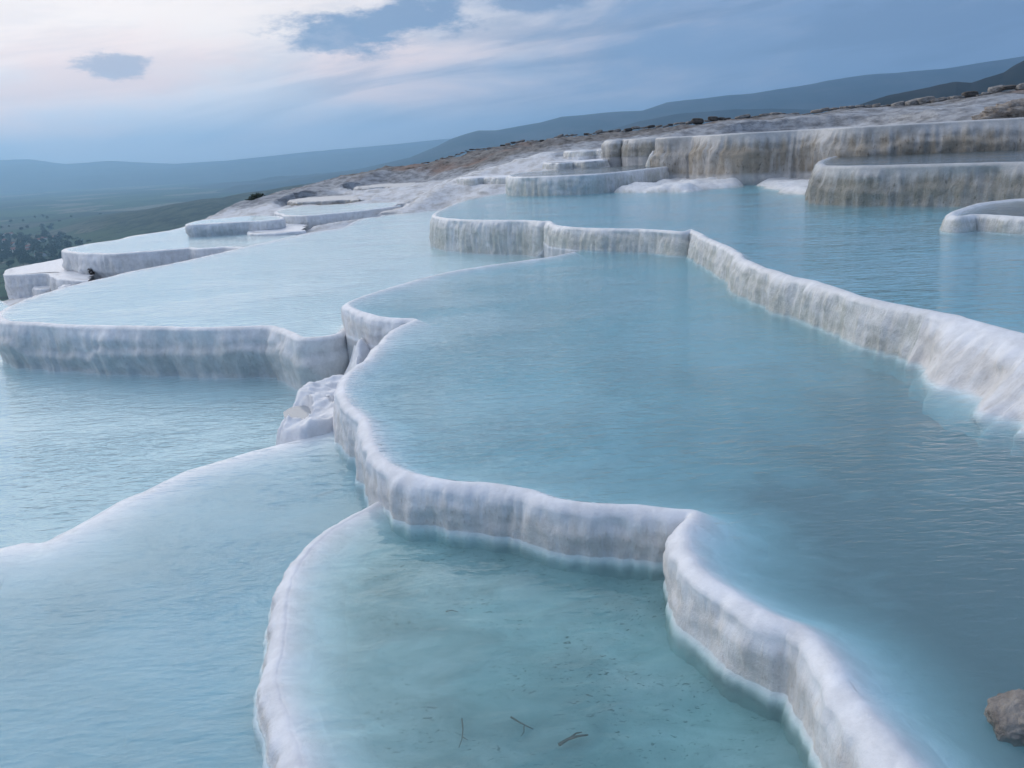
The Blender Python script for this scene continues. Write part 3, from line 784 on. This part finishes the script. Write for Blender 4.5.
mound('travertine_mound', 'broken white lumps of flowstone in the gap beside the round pedestal wall', 'travertine mound', None, -2.75, 0.42, W_GREY, step=0.08, edge=0.7, lump=1.2, seed=39, sink=1.6,
      poly_xy=[xy(46, 280, 37.5), xy(60, 280, 37), xy(80, 280, 38), xy(92, 280, 40), xy(88, 280, 46), xy(70, 262, 50), xy(52, 265, 46), xy(48, 275, 40)])



# ------------------------------------------------------------------ boulders, stones, plants
def rock_mesh(name, mat, sx, sy, sz, seed, sub=3, rough=0.22, facet=0.0):
    import bmesh
    bm = bmesh.new()
    bmesh.ops.create_icosphere(bm, subdivisions=sub, radius=1.0)
    V = np.array([v.co[:] for v in bm.verts])
    if facet:
        V = np.sign(V) * np.abs(V) ** (1 - facet)
    r = 1 + rough * fbm(V[:, 0] * 1.3 + seed, V[:, 1] * 1.3, V[:, 2] * 1.3 + seed * 2, 4) + 0.35 * rough * fbm(V[:, 0] * 5 + seed, V[:, 1] * 5, V[:, 2] * 5, 3)
    V = V * r[:, None] * np.array([sx, sy, sz])
    for v, c in zip(bm.verts, V): v.co = c
    me = bpy.data.meshes.new(name)
    bm.to_mesh(me); bm.free()
    me.materials.append(mat)
    me.polygons.foreach_set('use_smooth', [True] * len(me.polygons))
    return me


def rock_material(name, a, b, d):
    m, t = new_mat(name)
    oc = t.n('ShaderNodeTexCoord').outputs['Object']
    n = t.noise(oc, 4.0, 6, 0.65, 0.4); n2 = t.noise(oc, 16.0, 5, 0.7); n3 = t.noise(oc, 2.2, 3)
    c = t.mix(t.ramp(n, 0.35, 0.62), a, b)
    c = t.mix(t.math('MULTIPLY', t.ramp(n2, 0.54, 0.66), t.ramp(n3, 0.42, 0.6)), c, d)
    bsd = t.n('ShaderNodeBsdfPrincipled', {'Base Color': c, 'Roughness': 0.85, 'Normal': t.bump(t.math('ADD', n, t.math('MULTIPLY', n2, 0.6)), 0.9, 0.05)})
    t.out(bsd.outputs[0])
    return m


R_TAN = rock_material('rock_tan', (0.34, 0.30, 0.26), (0.22, 0.185, 0.155), (0.05, 0.04, 0.035))
R_GREY = rock_material('rock_grey', (0.33, 0.31, 0.29), (0.17, 0.155, 0.14), (0.05, 0.045, 0.04))
R_BOULDER = rock_material('rock_boulder', (0.30, 0.275, 0.25), (0.17, 0.15, 0.135), (0.03, 0.025, 0.022))
R_DARK = rock_material('rock_dark', (0.13, 0.115, 0.10), (0.07, 0.06, 0.05), (0.03, 0.025, 0.02))

bx, by = on_level(1025, 722, zA)
me = rock_mesh('boulder', R_BOULDER, 0.17, 0.15, 0.115, 4.4, sub=5, rough=0.32, facet=0.0)
o = bpy.data.objects.new('boulder', me); o.location = (bx, by, zA + 0.01); o.rotation_euler = (0.1, 0.05, 0.4); COL.objects.link(o)
tag(o, 'pitted grey-brown boulder half out of the water in the bottom right corner', 'boulder')
me = rock_mesh('rock_outcrop', R_TAN, 1.5, 0.8, 0.55, 5.7, sub=5, rough=0.6)
p = at_depth(1012, 103, 41.0)
o = bpy.data.objects.new('rock_outcrop', me); o.location = (p[0] + 0.2, p[1], 3.35); COL.objects.link(o)
tag(o, 'rough yellow-brown rock outcrop above the tall stained cliff at the right edge', 'rock')

# row of flat stones along the crest
protos = [rock_mesh('crest_stone', (R_GREY, R_GREY, R_DARK, R_GREY, R_TAN)[i], 0.5, 0.42, 0.5, 10 + i * 1.7, sub=3, rough=0.3, facet=0.45) for i in range(5)]
crest = [(430, 96), (470, 92), (520, 90), (600, 88), (700, 82), (800, 78), (900, 75), (1024, 70), (1090, 68)]
cpx = np.array([c[0] for c in crest], float); cd = np.array([c[1] for c in crest], float)
px = 436.0
k = 0
while px < 1080:
    f = sstep(450, 900, px)
    wpx = (4.0 + 8.0 * f) * (0.45 + 0.9 * random.random() ** 1.5)
    d = float(np.interp(px, cpx, cd)) + random.uniform(-0.5, 0.5)
    wm = wpx * d / 800.0
    hm = wm * random.uniform(0.26, 0.5)
    x = (px + wpx / 2 - 512) / 800 * d * 1.0
    # forward ray column: use the ridge's own height to find the column under the rolled camera
    zz = float(hill(np.array([x]), np.array([d]))[0][0])
    x = x + (EYE[2] - zz) * math.sin(ROLL) * -0.9
    ii = int(np.clip(np.searchsorted(tt, x / d), 2, len(tt) - 3)); jj = int(np.argmin(np.abs(ds - d)))
    zz = float(HZ[ii - 1:ii + 2, jj - 9:jj + 10].max()) - 0.05
    o = bpy.data.objects.new('crest_stone', protos[random.choice([0, 0, 1, 1, 2, 3, 3, 4, 2])])
    o.location = (x, d, zz + hm * 0.30 + 0.08)
    o.scale = (wm, wm * 0.9, hm)
    o.rotation_euler = (random.uniform(-.12, .12), random.uniform(-.22, .1), random.uniform(-.4, .4))
    COL.objects.link(o)
    tag(o, 'weathered flat stone in the row lining the hill crest', 'stone', 'stones lining the hill crest')
    px += wpx * random.uniform(0.72, 1.12)
    k += 1

# twigs on the bed of the foreground pool
m, t = new_mat('dead_wood')
t.out(t.n('ShaderNodeBsdfPrincipled', {'Base Color': t.mix(t.noise(t.pos(), 60.0), (0.04, 0.035, 0.03), (0.10, 0.085, 0.07)), 'Roughness': 0.8}).outputs[0])
WOOD = m


def tube(pts, radii, nseg=7):
    P = np.asarray(pts, float)
    V, F = [], []
    T = np.gradient(P, axis=0)
    for i, p in enumerate(P):
        tg = T[i] / (np.linalg.norm(T[i]) + 1e-9)
        a = np.cross(tg, [0.13, 0.2, 0.97]); a /= np.linalg.norm(a) + 1e-9
        b = np.cross(tg, a)
        for j in range(nseg):
            an = 2 * math.pi * j / nseg
            V.append(p + radii[i] * (a * math.cos(an) + b * math.sin(an)))
    for i in range(len(P) - 1):
        for j in range(nseg):
            k2 = (j + 1) % nseg
            F.append([i * nseg + j, i * nseg + k2, (i + 1) * nseg + k2, (i + 1) * nseg + j])
    F.append(list(range(nseg))[::-1]); F.append(list(range((len(P) - 1) * nseg, len(P) * nseg)))
    return V, F


def twig(label, pxs, r, branch=None):
    z = zF - 0.165
    pts = [list(on_level(a, b, z)) + [z + random.uniform(0, 0.012)] for a, b in pxs]
    V, F = tube(pts, np.linspace(r, r * 0.45, len(pts)))
    if branch:
        q = [list(on_level(a, b, z)) + [z + 0.006] for a, b in branch]
        v2, f2 = tube(q, np.linspace(r * 0.7, r * 0.3, len(q)))
        F += [[i + len(V) for i in f] for f in f2]; V += v2
    o = mesh_obj('twig', V, F, WOOD, origin=tuple(pts[0]))
    tag(o, label, 'twig')


twig('thick dark twig lying on the pool bed near the bottom edge', [(559, 745), (568, 740), (578, 737), (588, 735)], 0.012, [(570, 739), (576, 734), (582, 733)])
twig('bent dark twig with a fork, left of the thick one on the pool bed', [(511, 718), (519, 723), (526, 727), (533, 730)], 0.007, [(524, 727), (524, 733), (521, 737)])
twig('thin straight twig pointing upward on the foreground pool bed', [(462, 720), (463, 730), (462, 740), (459, 748)], 0.005, [(463, 738), (468, 741)])
twig('short thin twig on the foreground bed close to the centre of the pool', [(446, 612), (452, 611), (458, 612)], 0.005)

# withered plants under the pedestal wall
m, t = new_mat('withered_leaf')
t.out(t.n('ShaderNodeBsdfPrincipled', {'Base Color': (0.045, 0.032, 0.025, 1), 'Roughness': 0.9}).outputs[0])
DEAD = m


def leaf_clump(n, rx, ry, rz, size, seed):
    r = np.random.RandomState(seed)
    V, F = [], []
    for i in range(n):
        c = r.normal(size=3); c /= np.linalg.norm(c); c *= r.rand() ** 0.4
        c = c * np.array([rx, ry, rz]) + np.array([0, 0, rz])
        a = r.normal(size=3); a /= np.linalg.norm(a)
        b = np.cross(a, r.normal(size=3)); b /= np.linalg.norm(b)
        s = size * (0.6 + 0.8 * r.rand())
        q = len(V)
        V += [c - a * s, c + b * s * 0.5, c + a * s, c - b * s * 0.5]
        F.append([q, q + 1, q + 2, q + 3])
    return np.array(V), F


for px_, py_, d_, lab, sd in [(92, 276, 40.6, 'small dark withered plant clinging under the round pedestal wall', 1), (121, 276, 40.8, 'larger dark withered plant at the foot of the pedestal wall', 2)]:
    V, F = leaf_clump(26, 0.25 if sd == 2 else 0.14, 0.12, 0.2, 0.11, sd)
    p = at_depth(px_, py_, d_)
    o = mesh_obj('dry_plant', V + p, F, DEAD, origin=tuple(p), smooth=False)
    tag(o, lab, 'plant')

m, t = new_mat('dark_foliage')
t.out(t.n('ShaderNodeBsdfPrincipled', {'Base Color': t.mix(t.noise(t.pos(), 0.8, 3), (0.012, 0.022, 0.012), (0.04, 0.06, 0.025)), 'Roughness': 0.8}).outputs[0])
LEAF = m
m, t = new_mat('bark')
t.out(t.n('ShaderNodeBsdfPrincipled', {'Base Color': t.mix(t.noise(t.pos(), 6.0), (0.06, 0.045, 0.035), (0.12, 0.09, 0.07)), 'Roughness': 0.9}).outputs[0])
BARK = m
for px_, py_, d_, s_, lab, sd in [(258, 204, 72, 0.75, 'dark round bush on the valley edge of the white slope', 5), (251, 206.5, 71, 0.4, 'smaller dark bush just left of the round one on the valley edge', 6)]:
    p = at_depth(px_, py_, d_)
    zz = float(hill(np.array([p[0]]), np.array([p[1]]))[0][0])
    V, F = leaf_clump(260, s_, s_ * 0.8, s_ * 0.45, 0.13, sd)
    o = mesh_obj('bush', V + np.array([p[0], p[1], zz - 0.05]), F, LEAF, origin=(p[0], p[1], zz), smooth=False)
    tag(o, lab, 'bush')

# ------------------------------------------------------------------ valley, mountains
ZP = -127.0
gx = np.concatenate([np.linspace(-12000, -2500, 40, endpoint=False), np.linspace(-2500, 2500, 240, endpoint=False), np.linspace(2500, 12000, 40)])
gy = np.concatenate([np.linspace(250, 4000, 240, endpoint=False), np.linspace(4000, 12000, 70)])
GX, GY = np.meshgrid(gx, gy, indexing='ij')
GZ = ZP + 2.5 * fbm(GX / 300, GY / 300, 2.2, 3)


def spur_height(x, y):
    """dark green foothill spur running down from the plateau into the plain"""
    pxl = [-400, 60, 100, 130, 160, 195, 240, 265, 296, 327, 347, 376, 440, 600, 1200]
    pyl = [None] * len(pxl)
    hh = [0, 2, 15, 28, 36, 51, 57, 66, 75, 85, 88, 92, 100, 110, 110]
    pc = 512 + 800 * x / y
    h = np.interp(pc, pxl, hh)
    return h * np.exp(-((y - 1900) / 480.0) ** 2)


GZ = np.maximum(GZ, ZP + spur_height(GX, GY) * (0.93 + 0.10 * fbm(GX / 90, GY / 120, 6.2, 4)))
m, t = new_mat('valley_fields')
pz = t.pos()
warp = t.noise(t.mapping(pz, (0.002, 0.002, 0)), 1.0, 3)
vv = t.mapping(pz, (0.0042, 0.0028, 0.0), (0, 0, 0.35))
vor = t.n('ShaderNodeTexVoronoi', {'Vector': vv, 'Scale': 1.0, 'Randomness': 0.9}, feature='F1', distance='CHEBYCHEV')
cellr = t.n('ShaderNodeSeparateColor', {0: vor.outputs['Color']})
fld = t.mix(cellr.outputs[0], (0.014, 0.045, 0.022), (0.06, 0.10, 0.045))
fld = t.mix(t.ramp(cellr.outputs[1], 0.66, 0.72), fld, (0.16, 0.15, 0.11))
fld = t.mix(t.ramp(cellr.outputs[2], 0.72, 0.78), fld, (0.014, 0.03, 0.02))
scrub = t.noise(t.mapping(pz, (0.03, 0.02, 0.02)), 1.0, 6, 0.7)
fld = t.mix(t.ramp(scrub, 0.53, 0.62), fld, (0.010, 0.020, 0.012))
sz = t.n('ShaderNodeSeparateXYZ', {0: pz}).outputs[2]
fld = t.mix(t.ramp(sz, ZP + 6, ZP + 26), fld, t.mix(t.ramp(scrub, 0.38, 0.62), (0.055, 0.07, 0.04), (0.008, 0.018, 0.012)))
t.out(t.n('ShaderNodeBsdfPrincipled', {'Base Color': fld, 'Roughness': 0.9, 'Specular IOR Level': 0.1, 'Normal': t.bump(scrub, 1.0, 4.0)}).outputs[0])
o = mesh_obj('valley_plain', np.stack([GX, GY, GZ], -1).reshape(-1, 3), grid_faces(len(gx), len(gy))[:, ::-1], m)
tag(o, kind='structure')


def mountain_mat(name, a, b):
    m, t = new_mat(name)
    n = t.noise(t.mapping(t.pos(), (0.004, 0.004, 0.008)), 1.0, 7, 0.65)
    t.out(t.n('ShaderNodeBsdfPrincipled', {'Base Color': t.mix(t.ramp(n, 0.38, 0.64), a, b), 'Roughness': 0.95, 'Specular IOR Level': 0.1}).outputs[0])
    return m


MT = mountain_mat('mountain_scrub', (0.022, 0.034, 0.038), (0.055, 0.06, 0.062))
MTD = mountain_mat('hill_scrub', (0.016, 0.022, 0.022), (0.04, 0.042, 0.04))


def mountain(name, sky, dist, width, mat, seed, nu=420, nv=60, rough=0.10):
    pxs = np.array([s_[0] for s_ in sky], float); pys = np.array([s_[1] for s_ in sky], float)
    cols = np.linspace(pxs[0], pxs[-1], nu)
    rows_y = np.interp(cols, pxs, pys)
    V = np.zeros((nu, nv, 3))
    vd = np.linspace(-1, 1, nv)
    for i, (a, b) in enumerate(zip(cols, rows_y)):
        p = at_depth(a, b, dist)
        top = p[2] - ZP
        az = np.array([p[0], p[1]]) / dist
        for j, q in enumerate(vd):
            V[i, j, 0] = az[0] * (dist + q * width); V[i, j, 1] = az[1] * (dist + q * width)
            V[i, j, 2] = top * (1 - abs(q)) ** (0.85 if q < 0 else 1.2)
    k = np.abs(vd)[None, :]
    sc = width * 0.35
    nn = fbm(V[..., 0] / sc + seed, V[..., 1] / sc, seed, 6)
    rid = 0.5 - np.abs(fbm(V[..., 0] / (sc * 0.6) + seed, V[..., 1] / (sc * 0.9), seed + 3, 5))
    hmax = V[..., 2].max()
    V[..., 2] = V[..., 2] * (1 + 0.9 * rough * nn * 0.4) + hmax * rough * (nn * 0.8 + rid) * sstep(0, 0.35, k) * (1 - k)
    V[..., 2] += ZP - 3 - 4 * k
    o = mesh_obj(name, V.reshape(-1, 3), grid_faces(nu, nv), mat)
    tag(o, kind='structure')
    return o


mountain('mountains', [(-900, 190), (-500, 180), (-200, 168), (-60, 163), (0, 160), (30, 159), (65, 163.5), (110, 160.5), (175, 163.5), (225, 160), (300, 152), (390, 144), (440, 139), (520, 134), (640, 124), (900, 100), (1300, 70)], 9000, 2600, MT, 3.0)
mountain('mountains', [(180, 196), (240, 186), (300, 177), (360, 168), (410, 157), (437, 146), (451, 138.5), (466, 133), (478, 129.5), (497, 129.5), (512, 127), (540, 122), (562, 115.5), (612, 111.5), (642, 109.5), (667, 100.5), (700, 97), (752, 91.5), (792, 85), (837, 78), (892, 72.5), (930, 69), (962, 65), (1012, 57.5), (1060, 50), (1300, 30)], 4600, 1500, MT, 5.0)
mountain('hills', [(380, 178), (415, 168), (439, 161), (455, 157), (469, 153), (494, 150.5), (517, 148), (540, 143.5), (600, 130), (640, 119), (677, 112), (737, 107.5), (772, 107), (830, 108), (900, 104), (1100, 95)], 3000, 900, MT, 7.0)
mountain('hills', [(800, 118), (840, 106), (863, 99), (888, 91), (905, 87.5), (922, 84), (940, 80.5), (957, 78), (972, 79), (984, 75), (1004, 69.5), (1014, 63), (1024, 57.5), (1080, 38), (1200, 20), (1400, 10)], 1100, 420, MTD, 9.0)

# village and trees on the plain
m, t = new_mat('house_plaster')
t.out(t.n('ShaderNodeBsdfPrincipled', {'Base Color': t.mix(t.noise(t.pos(), 0.5), (0.55, 0.53, 0.50), (0.70, 0.69, 0.67)), 'Roughness': 0.8}).outputs[0])
PLASTER = m
m, t = new_mat('roof_tile')
t.out(t.n('ShaderNodeBsdfPrincipled', {'Base Color': t.mix(t.noise(t.pos(), 0.7), (0.22, 0.075, 0.05), (0.30, 0.12, 0.08)), 'Roughness': 0.85}).outputs[0])
TILE = m


def house_meshes(w, l, h):
    x, y = w / 2, l / 2
    v = [(-x, -y, -1), (x, -y, -1), (x, y, -1), (-x, y, -1), (-x, -y, h), (x, -y, h), (x, y, h), (-x, y, h), (0, -y, h + 2.2), (0, y, h + 2.2)]
    f = [[0, 1, 5, 8, 4], [2, 3, 7, 9, 6], [1, 2, 6, 5], [3, 0, 4, 7]]
    wall = bpy.data.meshes.new('wall'); wall.from_pydata(v, [], f); wall.materials.append(PLASTER)
    X, Y = x + 0.6, y + 0.6
    r = [(-X, -Y, h - .35), (0, -Y, h + 2.3), (X, -Y, h - .35), (-X, Y, h - .35), (0, Y, h + 2.3), (X, Y, h - .35)]
    r += [(a, b, c + 0.25) for a, b, c in r]
    rf = [[6, 7, 10, 9], [7, 8, 11, 10], [0, 3, 4, 1], [1, 4, 5, 2], [0, 1, 7, 6], [1, 2, 8, 7], [3, 9, 10, 4], [4, 10, 11, 5], [0, 6, 9, 3], [2, 5, 11, 8]]
    roof = bpy.data.meshes.new('roof'); roof.from_pydata(r, [], rf); roof.materials.append(TILE)
    return wall, roof


HM = [house_meshes(9, 12, 5.5), house_meshes(8, 10, 6.5), house_meshes(11, 16, 5)]
spots = [(3, 243), (8, 247), (13, 246), (18, 247), (22, 251), (27, 249), (32, 246), (38, 243), (5, 251), (12, 252), (45, 241), (57, 239), (25, 244), (2, 238), (9, 236), (17, 253), (30, 253), (41, 257)]
for i, (a, b) in enumerate(spots):
    x, y = on_level(a, b, ZP)
    r = empty('house', (x, y, ZP)); r.rotation_euler = (0, 0, random.uniform(0, 3.1))
    tag(r, 'small red-roofed house in the hazy village below the terraces', 'house', 'village houses in the valley')
    wm_, rm_ = HM[i % 3]
    for nm, me in (('wall', wm_), ('roof', rm_)):
        c = bpy.data.objects.new(nm, me); c.parent = r; COL.objects.link(c)


def tree_mesh(seed):
    V, F = [], []
    r = np.random.RandomState(seed)
    for k in range(6):
        v, f = leaf_clump(34, 2.2 + r.rand(), 2.2 + r.rand(), 1.8, 0.9, seed * 10 + k)
        off = np.array([r.uniform(-2, 2), r.uniform(-2, 2), 2.0 + r.uniform(0, 3.5)])
        F += [[i + len(V) for i in q] for q in f]; V += (v + off).tolist()
    nl = len(F)
    v, f = tube([(0, 0, -1), (0.1, 0, 2), (0, 0.1, 5)], [0.45, 0.35, 0.15], 6)
    F += [[i + len(V) for i in q] for q in f]; V += [list(q) for q in v]
    me = bpy.data.meshes.new('tree'); me.from_pydata(V, [], F)
    me.materials.append(LEAF); me.materials.append(BARK)
    me.polygons.foreach_set('material_index', [0] * nl + [1] * (len(F) - nl))
    return me


TM = [tree_mesh(s_) for s_ in (1, 2, 3)]
rr = random.Random(5)
cnt = 0
while cnt < 260:
    u = rr.random()
    if u < 0.55: a, b = rr.uniform(-5, 85), rr.uniform(238, 268)
    elif u < 0.75: a, b = rr.uniform(40, 140), rr.uniform(228, 248)
    else: a, b = rr.uniform(0, 330), rr.uniform(206, 236) - 0
    x, y = on_level(a, b, ZP)
    if y > 2600 or y < 600: continue
    h = max(float(spur_height(np.array([x]), np.array([y]))[0]), 0)
    if h > 8:
        continue
    o = bpy.data.objects.new('tree', TM[cnt % 3])
    s_ = rr.uniform(0.8, 1.7)
    o.location = (x, y, ZP + 0.5); o.scale = (s_, s_, s_ * rr.uniform(0.8, 1.2)); o.rotation_euler = (0, 0, rr.uniform(0, 6.3))
    COL.objects.link(o)
    tag(o, 'dark bushy tree on the valley floor near the village', 'tree', 'trees on the valley floor')
    cnt += 1

# ------------------------------------------------------------------ haze
def box(name, lo, hi, mat):
    x0, y0, z0 = lo; x1, y1, z1 = hi
    v = [(x0, y0, z0), (x1, y0, z0), (x1, y1, z0), (x0, y1, z0), (x0, y0, z1), (x1, y0, z1), (x1, y1, z1), (x0, y1, z1)]
    f = [[3, 2, 1, 0], [4, 5, 6, 7], [0, 1, 5, 4], [1, 2, 6, 5], [2, 3, 7, 6], [3, 0, 4, 7]]
    return mesh_obj(name, v, f, mat, smooth=False)


m, t = new_mat('haze_air')
t.out(None, t.n('ShaderNodeVolumePrincipled', {'Color': (0.43, 0.72, 1.0, 1), 'Density': 0.00017, 'Anisotropy': 0.62}).outputs[0])
hz = box('haze', (-12500, -600, -145), (12500, 12200, 420), m)
tag(hz, kind='stuff')

# ------------------------------------------------------------------ sky and sun
w = bpy.data.worlds.new('World'); SC.world = w
w.use_nodes = True
t = NT.__new__(NT); t.t = w.node_tree; t.t.nodes.clear()
SUN_EL, SUN_AZ = math.radians(24), math.radians(-36)    # azimuth from +Y towards +X
nish = t.n('ShaderNodeTexSky', sky_type='NISHITA', sun_disc=False, sun_elevation=SUN_EL, sun_rotation=SUN_AZ, air_density=1.0, dust_density=1.5, ozone_density=2.0)
vec = t.n('ShaderNodeTexCoord').outputs['Generated']
sep = t.n('ShaderNodeSeparateXYZ', {0: vec})
X, Y, Z = sep.outputs
az = t.math('ARCTAN2', X, Y)
el = t.math('ARCSINE', Z)
elw = t.math('ADD', el, t.math('MULTIPLY', t.math('SUBTRACT', t.noise(t.mapping(vec, (3, 3, 9)), 1.0, 4), 0.5), 0.10))
# overcast sheet: blue-grey, paler upward
sheet = t.mix(t.ramp(el, 0.0, 0.9), (0.18, 0.28, 0.46), (0.31, 0.41, 0.61))
# bright opening towards the sunset
def sky_noise(sa, se, tilt, detail, rough, dist, off):
    v = t.n('ShaderNodeCombineXYZ', {0: t.math('MULTIPLY', az, sa), 1: t.math('MULTIPLY', t.math('MULTIPLY_ADD', az, tilt, el), se), 2: off}).outputs[0]
    return t.noise(v, 1.0, detail, rough, dist)


ga = t.ramp(t.math('ADD', az, t.math('MULTIPLY', t.math('SUBTRACT', sky_noise(4, 18, -0.1, 6, 0.6, 0.3, 1.0), 0.5), 0.75)), 0.30, -0.36)
ga = t.math('MULTIPLY', ga, t.ramp(az, -2.6, -1.2))
ge = t.math('MULTIPLY', t.ramp(elw, -0.05, 0.12), t.ramp(el, 1.25, 0.5))
glow = t.math('MULTIPLY', ga, ge)
cream = t.mix(t.ramp(el, 0.19, 0.42), (1.0, 0.88, 0.81), (2.3, 2.2, 2.1))
c = t.mix(glow, sheet, cream)
low = t.math('MULTIPLY', t.math('MULTIPLY', ga, t.ramp(el, 0.14, 0.03)), t.ramp(el, -0.03, 0.02))
c = t.mix(t.math('MULTIPLY', low, 0.6), c, (0.56, 0.64, 0.82))
pink = t.math('MULTIPLY', t.math('MULTIPLY', ga, t.ramp(elw, 0.02, 0.07)), t.ramp(elw, 0.17, 0.09))
pink = t.math('MULTIPLY', pink, t.ramp(sky_noise(5, 14, 0, 4, 0.5, 0.2, 4.0), 0.38, 0.62))
c = t.mix(t.math('MULTIPLY', pink, 0.9), c, (1.02, 0.74, 0.66))
# layered streaks of cloud
cl = sky_noise(3.2, 26, -0.12, 7, 0.6, 0.5, 7.0)
dim = t.math('MULTIPLY', t.ramp(cl, 0.46, 0.62), t.math('MULTIPLY_ADD', glow, -0.5, 0.62))
c = t.mix(dim, c, (0.13, 0.21, 0.355))
wisp = t.ramp(sky_noise(5.0, 34, -0.2, 7, 0.62, 0.6, 12.0), 0.52, 0.70)
c = t.mix(t.math('MULTIPLY', wisp, 0.06), c, (0.52, 0.60, 0.78))
# two separate small clouds in front of the opening
def blob(az0, el0, ra, re_, amt, c_in, ns):
    n = t.math('MULTIPLY', t.math('SUBTRACT', t.noise(t.mapping(vec, (ns, ns, ns * 2.6)), 1.0, 8, 0.66), 0.5), 3.4)
    da = t.math('DIVIDE', t.math('SUBTRACT', az, az0), ra)
    de = t.math('DIVIDE', t.math('SUBTRACT', el, el0), re_)
    r = t.math('SQRT', t.math('ADD', t.math('MULTIPLY', da, da), t.math('MULTIPLY', de, de)))
    mk = t.ramp(t.math('ADD', r, n), 1.2, 0.5)
    return t.mix(t.math('MULTIPLY', mk, amt), c_in, (0.145, 0.23, 0.39))


def direction(px, py):
    d = ray(px, py); d = d / np.linalg.norm(d)
    return math.atan2(d[0], d[1]), math.asin(d[2])


a0, e0 = direction(390, 22); c = blob(a0, e0, 0.10, 0.032, 0.95, c, 11)
a0, e0 = direction(330, 38); c = blob(a0, e0, 0.045, 0.018, 0.8, c, 14)
a0, e0 = direction(108, 66); c = blob(a0, e0, 0.036, 0.014, 0.7, c, 16)
a0, e0 = direction(545, -6); c = blob(a0, e0, 0.07, 0.018, 0.8, c, 12)
c = t.mix(0.06, c, t.mix(1.0, nish.outputs[0], (0.08, 0.08, 0.08), 'MULTIPLY'))
bg = t.n('ShaderNodeBackground', {'Color': c, 'Strength': 1.0})
wo = t.n('ShaderNodeOutputWorld'); t.t.links.new(bg.outputs[0], wo.inputs['Surface'])

sl = bpy.data.lights.new('sun', 'SUN'); sl.energy = 0.5; sl.angle = math.radians(175); sl.color = (1.0, 0.95, 0.9)
so = bpy.data.objects.new('sun', sl); COL.objects.link(so)
dv = Vector((math.sin(SUN_AZ) * math.cos(SUN_EL), math.cos(SUN_AZ) * math.cos(SUN_EL), math.sin(SUN_EL)))
so.rotation_euler = dv.to_track_quat('Z', 'Y').to_euler()

vs = SC.view_settings
vs.view_transform = 'Standard'; vs.look = 'None'; vs.exposure = 0.26; vs.gamma = 1.0; vs.use_curve_mapping = False
SC.render.engine = 'CYCLES'
cy = SC.cycles
cy.max_bounces = 10; cy.diffuse_bounces = 3; cy.glossy_bounces = 3; cy.transparent_max_bounces = 12; cy.volume_bounces = 7
cy.use_denoising = True
cy.caustics_reflective = False; cy.caustics_refractive = False
